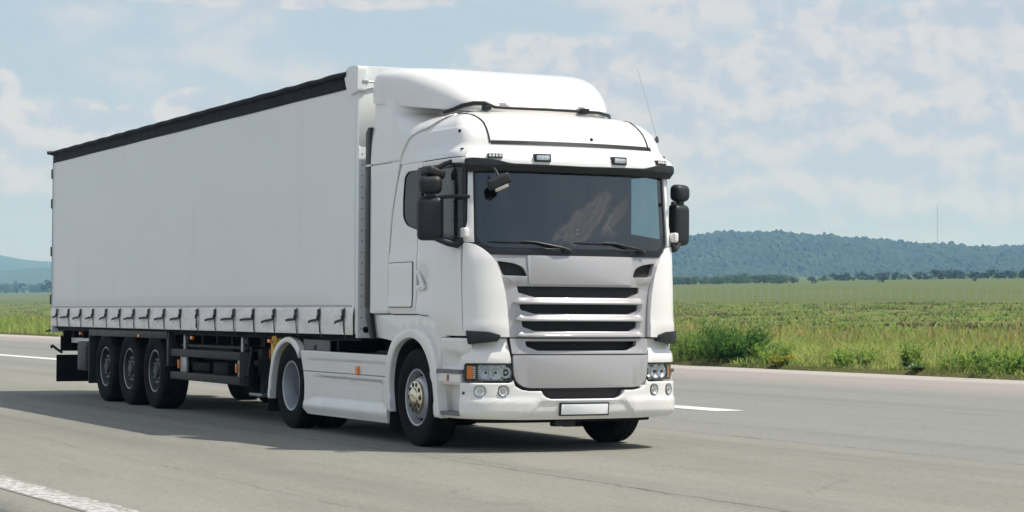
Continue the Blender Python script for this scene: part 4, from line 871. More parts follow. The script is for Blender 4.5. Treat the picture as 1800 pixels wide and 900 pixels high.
# --- inside the cab
dash = panel('dashboard', 'dash_plastic', T, roundpoly([(-1.05, 1.5), (-1.05, 1.98), (-.9, 2.01), (.25, 2.01), (.42, 2.13), (1.0, 2.13), (1.05, 2.0), (1.05, 1.5)], .04), -.36, .35, bev=.04, seg=3, ustep=.1, mp=lambda u, z, off=0.: skin(u*.97, z, min(off, -.05)))
boxes('dash_shelf', 'cab_trim', dash, [(-.62, -.20, -.98, .98, 1.955, 1.985)], .01)
for s in (-1, 1):
    se = holder('seat', T, (-1.12, s*.72, 1.31))
    box('seat_cushion', 'seat_fabric', se, -.25, .27, -.25, .25, .26, .40, .05); o = box('backrest', 'seat_fabric', se, -.08, .06, -.24, .24, 0, .62, .05); o.location = (-.26, 0, .36); o.rotation_euler = (0, R(-10), 0)
    box('headrest', 'seat_fabric', se, -.44, -.33, -.14, .14, 1.02, 1.22, .04); box('seat_base', 'cab_trim', se, -.2, .2, -.2, .2, 0, .26, .02)
stw = holder('steering_wheel', T, (-.70, .70, 2.02)); stw.rotation_euler = (0, R(-48), 0)
tube('wheel_rim', 'satin_black', stw, [(0, .23*math.cos(a), .23*math.sin(a)) for a in np.linspace(0, 2*math.pi, 33)], .015, 8); tube('spoke', 'satin_black', stw, [(0, -.23, 0), (.02, 0, 0), (0, .23, 0)], .016, 6); tube('column', 'satin_black', stw, [(0, 0, 0), (.3, 0, 0)], .035, 8)
# --- chassis
boxes('chassis_rails', 'chassis', T, [(-6.35, -.5, s*.43-.04, s*.43+.04, .74, .99) for s in (-1, 1)]+[(-6.3, -6.2, -.4, .4, .76, .95), (-3.4, -3.3, -.4, .4, .76, .95)], .006)
boxes('engine_block', 'chassis', T, [(-2.45, -.22, -.62, .62, .46, 1.26), (-1.5, -.22, -.95, .95, 1.02, 1.20), (-2.5, -2.12, -1.0, 1.0, 1.0, 1.3)], .01)
boxes('cab_floor_pan', 'chassis', T, [(-2.1, -.35, -1.17, 1.17, 1.20, 1.275)], 0)
boxes('catwalk', 'chassis_grey', T, [(-4.2, -2.55, -.55, .55, .985, 1.005), (-3.1, -2.62, -.95, .95, .93, .96)], .004)
boxes('fuel_tank', 'chassis', T, [(-4.5, -2.2, s*.62, s*1.14, .28, .88) for s in (-1, 1)], .05)
fw = lathe('fifth_wheel', 'chassis', T, [(0, 1.12), (.44, 1.115), (.46, 1.09), (.44, 1.05), (.2, 1.0), (0, 1.0)], 36, 'Z', (-4.52, 0, 0)); boxes('fifth_wheel_base', 'chassis', fw, [(-4.85, -4.2, -.5, .5, .99, 1.05)])
for cy_, cl in ((-.2, 'satin_black'), (.05, 'satin_black'), (.25, 'marker_red')):
    tube('air_hose', cl, T, [(-2.56, cy_, 1.75)]+[(-2.62-.03*math.sin(k*.5), cy_+.05*math.cos(k*1.6), 1.75-.02*k-.12*math.sin(k/16*math.pi)) for k in range(17)]+[(-2.86, cy_, 1.42)], .014, 6)
for X in (-1.43, -5.165): tube('axle', 'chassis', T, [(X, -1.0, .5), (X, 1.0, .5)], .075, 12)
lathe('differential', 'chassis', T, [(0, -.25), (.2, -.2), (.26, 0), (.2, .2), (0, .25)], 24, 'Y', (-5.165, 0, .5))
# side skirts and rear mudguards
DO = [(-5.845, .33), (-5.80, .60), (-5.67, .88), (-5.47, 1.025), (-5.16, 1.09), (-4.9, 1.045), (-4.76, .945)]; DI = [(-4.80, .84), (-4.92, .945), (-5.16, 1.02), (-5.42, .965), (-5.60, .84), (-5.715, .60), (-5.765, .33)]
for mrr in (False, True):
    s = 1 if mrr else -1; mp_ = side(s)
    sk = panel('side_skirt', 'white_paint', T, roundpoly([(-4.655, .693), (-4.612, .55), (-4.62, .40), (-4.655, .255), (-4.54, .20), (-2.125, .205), (-2.125, .693)], [0, .1, .1, .03, .04, .02, 0]), .0, .05, bev=.010, seg=3, ustep=.06, zstep=.03, mp=mp_,
        disp=lambda a, z: .008*ss(.345, .32, z)-.022*ss(.29, .20, z)-.020*ss(.345, .40, z)*ss(.660, .635, z)*ss(2.2, 2.32, a)*ss(4.5, 4.32-.35*(z-.34)/.3, a))
    panel('skirt_top', 'white_paint', T, roundpoly([(-4.76, .935), (-4.66, .70), (-2.125, .70), (-2.125, .925)], [.02, 0, 0, .01]), .0, .05, bev=.010, ustep=.1, zstep=.02, mp=mp_, disp=lambda a, z: -.012*ss(.845, .835, z)*ss(2.13, 2.2, a)*ss(4.6, 4.5, a)).parent = sk
    boxes('skirt_deck', 'grey_plastic', sk, [(-4.6, -2.15, s*.70, s*1.20, .90, .925)], .004)
    panel('skirt_marker', 'amber', T, rect(-3.005, -2.93, .70, .79, .008), .014, .03, bev=.006, ustep=None, mp=mp_).parent = sk
    wa = panel('wheel_arch', 'white_paint', T, smooth_path(DO)+smooth_path(DI), .02, .08, bev=.02, seg=3, ustep=None, mp=mp_)
    arch('mudguard', 'grey_plastic', T, smooth_path([(-5.845, .33), (-5.80, .60), (-5.67, .88), (-5.47, 1.02), (-5.16, 1.08), (-4.85, 1.085), (-4.5, 1.08), (-4.2, 1.075), (-3.95, 1.06)]), 1.19, .58, s)
    boxes('mudguard_side', 'grey_plastic', wa, [(-4.80, -3.95, s*1.165, s*1.185, .925, 1.07)], .006); boxes('clip', 'satin_black', wa, [(-4.45, -4.36, s*1.184, s*1.20, .95, 1.0)], .004)
    for k in range(4):
        tube('mudguard_rib', 'dark_plastic', wa, [(x, s*(1.12-.14*k), z+.004) for x, z in smooth_path([(-5.67, .88), (-5.47, 1.02), (-5.16, 1.08), (-4.85, 1.088), (-4.5, 1.085), (-4.2, 1.08), (-3.97, 1.066)])], .010, 6)
    box('mud_flap', 'tyre_rubber', T, -5.86, -5.845, s*1.24, s*.62, .17, .36); box('rear_lamp', 'marker_red', T, -6.38, -6.33, s*.75, s*1.05, .80, .92)
# --- wheels
def tyre_prof(r, w, ri):
    h = w/2
    return [(ri, -h*.78), (ri+.012, -h*.90), (ri+.05, -h*1.0), ((r+ri)/2+.01, -h*1.04), (r-.045, -h*.97), (r-.016, -h*.90), (r-.004, -h*.78)]+[q for g_ in (-.50, -.17, .17, .50) for q in ((r, h*g_-.008), (r-.012, h*g_-.006), (r-.012, h*g_+.006), (r, h*g_+.008))]+[(r-.004, h*.78), (r-.016, h*.90), (r-.045, h*.97), ((r+ri)/2, h*1.04), (ri+.02, h*.95), (ri, h*.78)]
SHARED = {}
def ringed(name, key, mat, parent, n, make, half=0.):
    if key not in SHARED:                       # one mesh, n objects turned about the wheel's axle
        bm = bmesh.new(); make(bm); o = finish(bm, name, mat, parent); SHARED[key] = o.data
    else: o = link(name, SHARED[key], parent)
    for k in range(n):
        if k: o = link(name, SHARED[key], parent)
        o.rotation_euler = (0, -2*math.pi*(k+half)/n, 0)
def disc_holes(parent, mat, n, rad, y, r, sz=1.4):
    def mk(bm):
        ring = [bm.verts.new((rad+r*math.cos(q), y, r*sz*math.sin(q))) for q in np.linspace(0, 2*math.pi, 15)[:-1]]; ring2 = [bm.verts.new(v.co+Vector((0, .03, 0))) for v in ring]
        bm.faces.new(ring); [bm.faces.new((ring[i], ring[(i+1) % 14], ring2[(i+1) % 14], ring2[i])) for i in range(14)]
    ringed('hand_hole', ('hole', rad, y), mat, parent, n, mk, .5)
def front_wheel(parent, X, s):
    w = holder('wheel', parent, (X, s*1.065, .505)); w.rotation_euler = (0, 0, 0 if s < 0 else math.pi)
    lathe('tyre', 'tyre_rubber', w, tyre_prof(.505, .305, .292), 64, 'Y')
    lathe('rim', 'rim_silver', w, [(.292, -.118), (.300, -.128), (.293, -.136), (.278, -.130), (.270, -.10), (.262, -.03), (.252, -.015), (.240, -.03), (.215, -.085), (.198, -.112), (.180, -.120), (.10, -.12)], 56, 'Y')
    disc_holes(w, 'chassis', 10, .222, -.078, .022)
    hb = lathe('hub_cover', 'chrome', w, [(.172, -.118), (.174, -.146), (.168, -.154), (.150, -.157), (.105, -.158), (.098, -.162), (.094, -.176), (.086, -.181), (.04, -.184), (0, -.185)], 48, 'Y')
    ringed('nut_cover', 'nc', 'satin_black', w, 10, lambda bm: b_lathe(bm, [(.025, -.150), (.025, -.1605), (.022, -.162), (.020, -.1595), (0, -.1595)], 14, 'Y', (.134, 0, 0))); return w
def drive_wheel(parent, X, s):
    w = holder('wheel', parent, (X, s*1.065, .505)); w.rotation_euler = (0, 0, 0 if s < 0 else math.pi)
    lathe('tyre', 'tyre_rubber', w, tyre_prof(.505, .300, .292), 64, 'Y'); o = lathe('tyre', 'tyre_rubber', w, tyre_prof(.505, .300, .292), 48, 'Y'); o.location = (0, .345, 0)
    lathe('rim', 'rim_silver', w, [(.292, -.118), (.300, -.128), (.293, -.136), (.278, -.130), (.270, -.10), (.262, -.02), (.250, .04), (.243, .13), (.225, .15), (.19, .14), (.165, .118), (.14, .112), (.10, .112)], 56, 'Y')
    lathe('hub', 'rim_dark', w, [(.118, .115), (.118, -.02), (.105, -.05), (.05, -.055), (0, -.055)], 36, 'Y')
    ringed('wheel_nut', 'wn', 'steel', w, 10, lambda bm: b_lathe(bm, [(.018, .112), (.018, .08), (.012, .07), (0, .07)], 8, 'Y', (.155, 0, 0))); return w
for s in (-1, 1): front_wheel(T, -1.425, s); drive_wheel(T, -5.165, s)

# ------------------------------------------------------------------ the driver
def skinned(name, mat, parent, V, E, Rr, root=0, sub=2):
    me = bpy.data.meshes.new(name); me.from_pydata(V, E, []); o = link(name, me, parent, mat)
    sk_ = o.modifiers.new('skin', 'SKIN'); sk_.use_smooth_shade = True
    for v, r_ in zip(me.skin_vertices[0].data, Rr): v.radius = r_ if isinstance(r_, tuple) else (r_, r_)
    me.skin_vertices[0].data[root].use_root = True; sb_ = o.modifiers.new('sub', 'SUBSURF'); sb_.levels = sb_.render_levels = sub; return o
dv_ = thing('person', (-1.10, .74, 1.71), 'driver in dark shirt sitting at the wheel behind the windscreen, both hands on it', 'person')
V = [(0, 0, .06), (.03, 0, .22), (.06, 0, .40), (.08, 0, .52), (.11, 0, .585), (.135, 0, .64), (.15, 0, .70), (.145, 0, .77), (.24, 0, .685)]; E = [(0, 1), (1, 2), (2, 3), (3, 4), (4, 5), (5, 6), (6, 7), (6, 8)]; Q = [(.15, .12), (.145, .12), (.17, .12), (.12, .09), .06, .055, (.078, .095), (.062, .075), .016]
for s in (-1, 1):
    b = len(V); V += [(.085, s*.17, .49), (.15, s*.25, .26), (.33, s*.19, .30), (.385, s*.18, .345)]; E += [(3, b), (b, b+1), (b+1, b+2), (b+2, b+3)]; Q += [.062, .047, .034, (.036, .022)]
    for k in range(4):
        c = len(V); y = s*(.155+.017*k); V += [(.425, y, .375-.004*k), (.45, y, .365), (.452, y, .338+.003*k)]; E += [(b+3, c), (c, c+1), (c+1, c+2)]; Q += [.010, .009, .0075]
    c = len(V); V += [(.385, s*.150, .362), (.415, s*.140, .352)]; E += [(b+3, c), (c, c+1)]; Q += [.011, .009]
    b = len(V); V += [(.05, s*.10, .05), (.46, s*.14, .10), (.60, s*.14, -.30), (.74, s*.14, -.34)]; E += [(0, b), (b, b+1), (b+1, b+2), (b+2, b+3)]; Q += [.09, .065, .042, (.045, .03)]
skinned('body', 'skin', dv_, V, E, Q)
bsh = [(0, 0, .10), (.03, 0, .22), (.06, 0, .40), (.075, 0, .51), (.085, -.17, .49), (.14, -.24, .28), (.22, -.225, .275), (.085, .17, .49), (.14, .24, .28), (.22, .225, .275)]
skinned('shirt', 'shirt', dv_, bsh, [(0, 1), (1, 2), (2, 3), (3, 4), (4, 5), (5, 6), (3, 7), (7, 8), (8, 9)], [(.17, .14), (.165, .14), (.19, .14), (.135, .10), .075, .06, .052, .075, .06, .052])
tr_ = [(0, 0, .06), (.05, -.10, .05), (.46, -.14, .10), (.59, -.14, -.26), (.05, .10, .05), (.46, .14, .10), (.59, .14, -.26)]; skinned('trousers', 'trousers', dv_, tr_, [(0, 1), (1, 2), (2, 3), (0, 4), (4, 5), (5, 6)], [(.16, .13), .10, .076, .058, .10, .076, .058])
skinned('hair', 'hair', dv_, [(.085, 0, .68), (.10, 0, .77), (.15, 0, .815), (.20, 0, .80)], [(0, 1), (1, 2), (2, 3)], [(.06, .03), (.075, .04), (.072, .025), (.05, .015)])
for s in (-1, 1):
    o = lathe('eye', 'satin_black', dv_, [(0, -.008), (.008, 0), (0, .008)], 10, 'Y'); o.location = (.222, s*.032, .715)
    o = lathe('ear', 'skin', dv_, [(0, -.012), (.024, -.006), (.028, .004), (0, .012)], 12, 'Y'); o.location = (.14, s*.085, .70)

# ------------------------------------------------------------------ the semi trailer
S = thing('semi_trailer', (0, 0, 0), 'long white curtain sided semi trailer with black roof rail and three axles', 'trailer')
XF, XR, HT = -2.90, -16.50, 4.03
st_x = [-3.235-k*.755 for k in range(18)]
for s in (-1, 1):
    mp_ = side(s, 1.268)
    cu = panel('side_curtain', 'tarp_white', S, rect(XR, -2.985, 1.42, 3.90), 0, .012, bev=.003, ustep=.15, zstep=.2, mp=mp_, disp=lambda a, z: .004*math.sin(a*8.3)*math.sin((z-1.4)*1.3)+.003*math.sin(a*2.1+z)+.006*math.sin((z-1.42)/2.45*math.pi))
    panel('webbing', 'tarp_webbing', cu, rect(XR+.1, -3.06, 1.432, 1.462), .010, .006, bev=0, ustep=.15, mp=mp_)
    nz = lambda x, z: mnoise.noise((x*2.3, z*5, s*3.3))
    sk = panel('curtain_skirt', 'tarp_skirt', S, rect(XR, -2.985, 1.132, 1.436), .008, .012, bev=.003, ustep=.0472, zstep=.035, mp=mp_,
        disp=lambda a, z: (.010+.009*math.sin(math.pi*(a-3.235)/.755)**2*(1-ss(1.33, 1.42, z)))+.012*nz(a, z)*(1-ss(1.38, 1.42, z)))
    for k, X in enumerate(st_x):
        lean = random.uniform(-.012, .012); tail = random.choice((.26, .33, .37, .42, .19)); dz = random.uniform(-.03, .01); bm = bmesh.new(); Yq = s*1.298
        def ribbon(pts, w, ax, th=.004):
            up_ = Vector((0, 0, 1)) if ax == 'z' else Vector((1, 0, 0)); vs = []
            for p in pts:
                p = Vector(p); vs.append([bm.verts.new(p+up_*w/2+Vector((0, o_*s, 0))) for o_ in (0, th)]+[bm.verts.new(p-up_*w/2+Vector((0, o_*s, 0))) for o_ in (th, 0)])
            for a, b in zip(vs, vs[1:]):
                for i in range(4): bm.faces.new((a[i], a[(i+1) % 4], b[(i+1) % 4], b[i]))
            bm.faces.new(vs[0][::-1]); bm.faces.new(vs[-1])
        ribbon([(X, Yq-.012*s, 1.430), (X+lean*.5, Yq, 1.36), (X+lean, Yq+.004*s, 1.28), (X+lean, Yq-.004*s, 1.16), (X+lean, Yq-.03*s, 1.09)], .026, 'x')
        if k not in (7,): ribbon([(X-.005, Yq+.012*s, 1.30), (X-.06, Yq+.024*s, 1.292+dz*.3), (X-tail*.6, Yq+.034*s, 1.287+dz*.5), (X-tail, Yq+.034*s, 1.276+dz*.8)], .030, 'z')
        else: ribbon([(X+.01, Yq+.014*s, 1.28), (X+.02, Yq+.02*s, 1.22), (X+.012, Yq+.02*s, 1.17)], .045, 'x')
        so_ = finish(bm, 'strap', 'strap_grey', S)
        bm = bmesh.new(); b_box(bm, X-.03, X+.03, min(Yq, Yq+.016*s), max(Yq, Yq+.016*s), 1.315, 1.415); b_box(bm, X-.018, X+.018, min(Yq+.014*s, Yq+.03*s), max(Yq+.014*s, Yq+.03*s), 1.285, 1.345); finish(bm, 'buckle', 'strap_grey', so_, bevel=.004)
    # roof rail: band, overhanging fold and its clips
    rr = panel('roof_rail', 'tarp_black', S, rect(XR-.04, -3.215, 3.862, 4.01), .012, .04, bev=.006, ustep=.2, zstep=.04, mp=mp_, disp=lambda a, z: .010*ss(3.95, 3.99, z))
    bm = bmesh.new(); pts = [(x, s*(1.268+.020+.006*math.sin(x*8.3)), 4.022+.006*abs(math.sin(math.pi*x/.82))+.004*mnoise.noise((x*3, 0, 0))) for x in np.arange(XR-.04, -3.2, .1025)]; b_tube(bm, pts, .036, 8); finish(bm, 'folded_edge', 'tarp_black', rr, ang=60)
    for x in np.arange(XR+.3, -3.4, .82): box('rail_clip', 'satin_black', rr, x-.02, x+.02, s*1.26, s*1.316, 4.005, 4.05, .004)
    # white cap over the front corner
    mpc = side(s, 1.28)
    cap = panel('corner_cap', 'tarp_white', S, roundpoly([(-3.235, 4.075), (-3.255, 4.0), (-3.195, 3.855), (-3.08, 3.78), (-2.985, 3.795), (-2.87, 3.80), (-2.86, 4.085), (-3.05, 4.10)], [.02, .03, .02, .03, .02, .03, .03, .03]), .02, .10, bev=.03, seg=3, ustep=.04, zstep=.04, mp=mpc, disp=lambda a, z: .012*mnoise.noise((a*7, z*7, 2)))
    # post between curtain and front wall
    box('corner_post', 'tarp_white', S, -2.98, -2.905, s*1.235, s*1.272, 1.14, 3.84, .012)
    boxes('side_rave', 'chassis', S, [(XR, -2.98, s*1.12, s*1.225, 1.10, 1.135)], .006)
# roof, front and rear
box('roof_tarp', 'tarp_white', S, XR, -2.95, -1.255, 1.255, 3.98, 4.03, .01)
fwl = boxes('front_wall', 'tarp_white', S, [(-2.955, -2.90, -1.268, 1.268, 3.20, 4.0)], .02)
lw = box('front_plate', 'door_grey', S, -2.955, -2.895, -1.268, 1.268, 1.10, 3.195, .006); bm = bmesh.new()
for s in (-1, 1):
    for k in range(17): b_lathe(bm, [(0, .004), (.007, .003), (.009, 0)], 8, 'X', (-2.895, s*1.225, 1.2+k*.12))
    for k in range(12): b_lathe(bm, [(0, .004), (.007, .003), (.009, 0)], 8, 'X', (-2.895, s*.6, 1.2+k*.16))
finish(bm, 'rivets', 'steel', lw)
for s in (-1, 1):
    lathe('grommet', 'satin_black', lw, [(0, .006), (.018, .010), (.034, .008), (.036, 0)], 16, 'X', (-2.895, s*1.17, 1.19)); o = box('latch', 'galvanised', fwl, -2.90, -2.86, s*1.245, s*1.17, 3.90, 3.935, .005); tube('tension_bar', 'galvanised', fwl, [(-2.885, s*1.18, 3.917), (-2.885, 0, 3.917)], .012, 8)
    panel('roof_valance', 'tarp_white', S, roundpoly([(-1.27*1, 3.815), (-1.27, 4.085), (0, 4.10), (0, 3.885), (-1.0, 3.88)], [.02, .03, 0, 0, .06]), 0, .06, bev=.02, seg=3, ustep=.05, zstep=.04, mirror=s > 0, mp=lambda a, z, off=0.: Vector((-2.875+off+.012*mnoise.noise((a*6, z*6, 9)), a, z)))
rd = boxes('rear_doors', 'door_grey', S, [(XR-.035, XR+.02, -1.24, -.005, 1.14, 3.95), (XR-.035, XR+.02, .005, 1.24, 1.14, 3.95)], .01)
for s in (-1, 1):
    for y in (.35, .95): tube('lock_rod', 'galvanised', rd, [(XR-.06, s*y, 1.1), (XR-.06, s*y, 3.97)], .018, 8)
boxes('rear_frame', 'door_grey', S, [(XR-.05, XR+.012, s*1.225, s*1.274, 1.10, 3.86) for s in (-1, 1)]+[(XR-.05, XR+.04, -1.285, 1.285, 3.96, 4.05), (XR-.05, XR+.04, -1.285, 1.285, 1.03, 1.135)], .006)
for s in (-1, 1):
    lathe('corner_lamp', 'black_plastic', S, [(0, -.09), (.03, -.08), (.035, 0), (.02, .02), (0, .02)], 12, 'Y', (XR-.02, s*1.30, 4.03)) if s < 0 else lathe('corner_lamp', 'black_plastic', S, [(0, .09), (.03, .08), (.035, 0), (.02, -.02), (0, -.02)], 12, 'Y', (XR-.02, s*1.30, 4.03))
    boxes('rear_hinges', 'chassis_grey', S, [(XR-.075, XR-.03, s*1.21, s*1.30, z, z+.16) for z in (1.5, 2.3, 3.1, 3.6)], .008)
# floor and chassis
box('load_floor', 'chassis', S, XR+.05, -2.96, -1.19, 1.19, 1.062, 1.115, 0)
ch = boxes('chassis_beams', 'chassis_grey', S, [(XR+.1, -6.5, s*.45, s*.62, .68, 1.06) for s in (-1, 1)]+[(-6.5, -3.0, s*.45, s*.62, .94, 1.06) for s in (-1, 1)]+[(XR+.1, -6.5, s*.40, s*.67, .66, .69) for s in (-1, 1)], .006)
boxes('cross_members', 'chassis', ch, [(x-.03, x+.03, -1.18, 1.18, .95, 1.06) for x in np.arange(XR+.4, -3.2, .62)], 0)
lathe('kingpin', 'steel', ch, [(0, .98), (.03, .985), (.03, 1.06), (.2, 1.065)], 16, 'Z', (-4.52, 0, 0))
TX = [-10.707-i_*1.309 for i_ in range(3)]
def trailer_wheel(X, s):
    w = holder('wheel', S, (X, s*1.052, .535)); w.rotation_euler = (0, 0, 0 if s < 0 else math.pi)
    lathe('tyre', 'tyre_rubber', w, tyre_prof(.535, .385, .292), 64, 'Y')
    lathe('rim', 'rim_dark', w, [(.286, -.145), (.302, -.158), (.298, -.168), (.284, -.164), (.272, -.13), (.262, -.085), (.245, -.07), (.21, -.095), (.18, -.10), (.10, -.10)], 56, 'Y')
    o = lathe('rim_lip', 'rim_silver', w, [(.297, -.160), (.302, -.169), (.292, -.173), (.284, -.168)], 56, 'Y')
    disc_holes(w, 'chassis', 10, .222, -.094, .015)
    ringed('wheel_nut', 'tn', 'steel', w, 10, lambda bm: b_lathe(bm, [(.019, -.095), (.019, -.13), (.013, -.14), (0, -.14)], 8, 'Y', (.168, 0, 0)))
    lathe('hub', 'rim_dark', w, [(.135, -.10), (.132, -.125), (.10, -.13), (.094, -.155), (.08, -.165), (0, -.167)], 36, 'Y')
for X in TX:
    for s in (-1, 1): trailer_wheel(X, s)
    tube('axle', 'chassis', S, [(X, -1.0, .535), (X, 1.0, .535)], .07, 12)
    boxes('suspension', 'chassis', S, [(X-.15, X+.35, s*.48-.05, s*.48+.05, .45, .72) for s in (-1, 1)]+[(X-.45, X-.15, s*.5-.14, s*.5+.14, .5, .78) for s in (-1, 1)], .01)
for s in (-1, 1):
    boxes('mudguard', 'black_plastic', S, [(-14.22, -10.0, s*.86, s*1.245, 1.075, 1.10)]+[(-14.22, -10.0, s*1.225, s*1.25, 1.0, 1.10)], .004)
    box('mudguard_end', 'black_plastic', S, -10.06, -9.96, s*.85, s*1.25, .62, 1.10, .01); box('mudguard_end', 'black_plastic', S, -14.24, -14.19, s*.85, s*1.25, .25, 1.10, .01)
    boxes('mud_flap', 'tyre_rubber', S, [(-16.22, -16.205, s*.68, s*1.265, .215, .66)], .003)
    sg = boxes('side_guard', 'chassis_grey', S, [(-9.95, -6.98, s*1.19, s*1.225, .765, .868), (-9.95, -6.98, s*1.19, s*1.225, .448, .552)], .008)
    for x, w_ in ((-9.62, .28), (-7.18, .12)):
        boxes('guard_bracket', 'galvanised', sg, [(x, x+w_, s*1.15, s*1.185, .552, .765), (x+.04, x+.11, s*1.12, s*1.155, .45, 1.06), (x+.04, x+.11, s*.66, s*1.125, .97, 1.05)], .004)
    boxes('guard_end', 'chassis', sg, [(-6.98, -6.60, s*1.16, s*1.23, .44, .872)], .01)
    for x in (-9.66, -7.19): box('reflector', 'amber', sg, x, x+.035, s*1.186, s*1.215, .60, .72, .008)
    for x in (-14.74, -11.43, -8.9, -5.80): box('side_marker_lamp', 'amber', S, x-.03, x+.05, s*1.23, s*1.268, 1.005, 1.05, .008)
    # landing leg with crank
    lg = boxes('landing_leg', 'chassis_grey', S, [(-6.83, -6.67, s*.88, s*1.03, .58, 1.06), (-6.81, -6.69, s*.90, s*1.01, .36, .58), (-7.6, -6.7, s*.93, s*.98, .70, .76)], .008)
    boxes('foot', 'steel', lg, [(-6.98, -6.5, s*.82, s*1.10, .315, .36)], .01)
    if s < 0: tube('crank_handle', 'black_plastic', lg, [(-6.62, -1.03, .93), (-6.62, -1.20, .93), (-6.55, -1.21, .90), (-6.66, -1.22, .58), (-6.66, -1.28, .56)], [.018, .018, .022, .017, .022], 8)
boxes('pallet_rack', 'chassis', S, [(-9.3, -7.2, -1.12, 1.12, .50, .56), (-9.3, -9.24, -1.12, 1.12, .5, .72), (-8.3, -7.7, -1.14, -.66, .52, .72), (-9.2, -8.5, -1.13, -.7, .58, .70)], .01)
for s in (-1, 1): boxes('air_tank', 'chassis', S, [(-8.4, -7.4, s*.68, s*.95, .62, .86)], .08)
boxes('spare_carrier', 'chassis_grey', S, [(-9.8, -7.0, -1.12, -1.08, .90, .935), (-9.8, -7.9, -1.00, -.97, .84, .93)], .004)
boxes('hose_bracket', 'yellow_paint', S, [(-5.86, -5.70, -1.20, -1.16, .98, 1.09), (-5.86, -5.76, -1.21, -1.17, .62, 1.02)], .01); boxes('yellow_plate', 'yellow_paint', S, [(-5.82, -5.35, -1.17, -1.15, .86, 1.07)], .006)
# rear end
ub = boxes('underrun_bar', 'galvanised', S, [(XR+.02, XR+.12, -1.15, 1.15, .53, .65)], .01); boxes('bar_mount', 'chassis', ub, [(XR+.12, XR+.5, s*.6-.05, s*.6+.05, .55, 1.05) for s in (-1, 1)], .006)
for s in (-1, 1):
    lb = boxes('lamp_cluster', 'chassis', S, [(XR+.03, XR+.10, s*.62, s*1.14, .72, .97)], .01); boxes('light_lens', 'marker_red', lb, [(XR+.015, XR+.03, s*.70, s*1.10, .76, .93)], .004)
    tube('tow_hook', 'chassis', S, [(XR+.25, s*1.17, .70), (XR+.10, s*1.20, .74), (XR-.02, s*1.25, .80), (XR-.10, s*1.25, .80), (XR-.12, s*1.25, .77)], .022, 8)
    tb = boxes('tool_box', 'black_plastic', S, [(-14.95, -14.35, s*.78, s*1.24, .44, .90)], .02); boxes('box_lid', 'dark_plastic', tb, [(-14.90, -14.40, s*1.24, s*1.255, .50, .84)], .01)
    boxes('rear_plate', 'door_grey', S, [(XR+.30, XR+1.5, s*1.0, s*1.02, .86, .965)], .004)
    tube('curtain_tensioner', 'satin_black', S, [(XR-.03, s*1.27, 1.06), (XR-.03, s*1.30, 1.06), (XR-.12, s*1.34, 1.045)], .016, 8)
    tube('sheet_pole', 'galvanised', S, [(XR-.03, s*1.276, 1.10), (XR-.03, s*1.276, 3.86)], .010, 8)

def rebase(root, loc):
    loc = Vector(loc)
    for c in list(root.children):
        if c.matrix_parent_inverse == Matrix.Identity(4): c.location = c.location-loc
    root.location = loc
rebase(S, (-11.5, 0, 0)); rebase(T, (-3.2, 0, 0))
# driver stays where he sits (a thing of his own)

# ------------------------------------------------------------------ grass
leaf_mat('grass_blades', .6, .42, scale=.5, lo=.8, hi=1.15, up=1.6)
def blades(n, xr, er, hr, wr, cols, seed, lean=.45, clump=.0, hfun=None):
    g = np.random.default_rng(seed); X = g.uniform(xr[0], xr[1], n); E_ = g.uniform(er[0], er[1], n)
    if clump:
        k = n//14+1; cx = g.uniform(xr[0], xr[1], k); ce = g.uniform(er[0], er[1], k); idx = g.integers(k, size=n); X = cx[idx]+g.normal(0, clump, n); E_ = np.maximum(ce[idx]+g.normal(0, clump, n), er[0])
    E_ = np.maximum(E_, .12)
    Y = edge_y(np.maximum(X, -400))+E_; Z = land(X, Y)
    pn = .5+.25*np.sin(X*.9+1.3*np.sin(E_*.7))+.25*np.sin(E_*1.7+X*.35)
    h = g.uniform(hr[0], hr[1], n)*(.55+.75*pn)
    if hfun is not None: h = h*hfun(X, E_)
    w = g.uniform(wr[0], wr[1], n); a = g.uniform(0, 2*np.pi, n); la = g.uniform(0, 2*np.pi, n); ln = g.uniform(.05, lean, n)*h*1.3
    dx, dy = np.cos(a)*w, np.sin(a)*w; lx, ly = np.cos(la)*ln, np.sin(la)*ln
    P0 = np.stack([X-dx, Y-dy, Z-.02], -1); P1 = np.stack([X+dx, Y+dy, Z-.02], -1)
    P2 = np.stack([X+dx*.75+lx*.35, Y+dy*.75+ly*.35, Z+h*.6], -1); P3 = np.stack([X-dx*.75+lx*.35, Y-dy*.75+ly*.35, Z+h*.6], -1)
    P4 = np.stack([X+lx+dx*.12, Y+ly+dy*.12, Z+h], -1); P5 = np.stack([X+lx-dx*.12, Y+ly-dy*.12, Z+h], -1)
    V = np.stack([P0, P1, P2, P3, P4, P5], 1).reshape(-1, 3); b = np.arange(n)[:, None]*6
    F = np.concatenate([b+np.array([[0, 1, 2, 3]]), b+np.array([[3, 2, 4, 5]])], 1).reshape(-1, 4)
    pat = np.clip(.5+.5*np.sin(X*.23+2*np.sin(E_*.31+.4))*np.cos(E_*.19+X*.05)+g.normal(0, .28, n), 0, .999)
    cols = np.array(cols); ci = (pat*len(cols)).astype(int); c = cols[ci]*g.uniform(.75, 1.25, (n, 1))
    tip = np.repeat(c[:, None], 6, 1)
    return V, F, tip.reshape(-1, 3)
def grass(name, sets):
    Vs, Fs, Cs, o = [], [], [], 0
    for V, F, C in sets: Vs.append(V); Fs.append(F+o); Cs.append(C); o += len(V)
    return tag(quick_mesh(name, np.concatenate(Vs), np.concatenate(Fs), M['grass_blades'], col=np.concatenate(Cs)), kind='stuff')
GREEN = [(.17, .30, .04), (.21, .34, .05), (.28, .38, .065), (.33, .40, .085), (.38, .41, .12)]
MIXED = [(.19, .31, .04), (.25, .35, .055), (.31, .35, .075), (.37, .28, .10), (.33, .35, .10), (.21, .33, .05)]
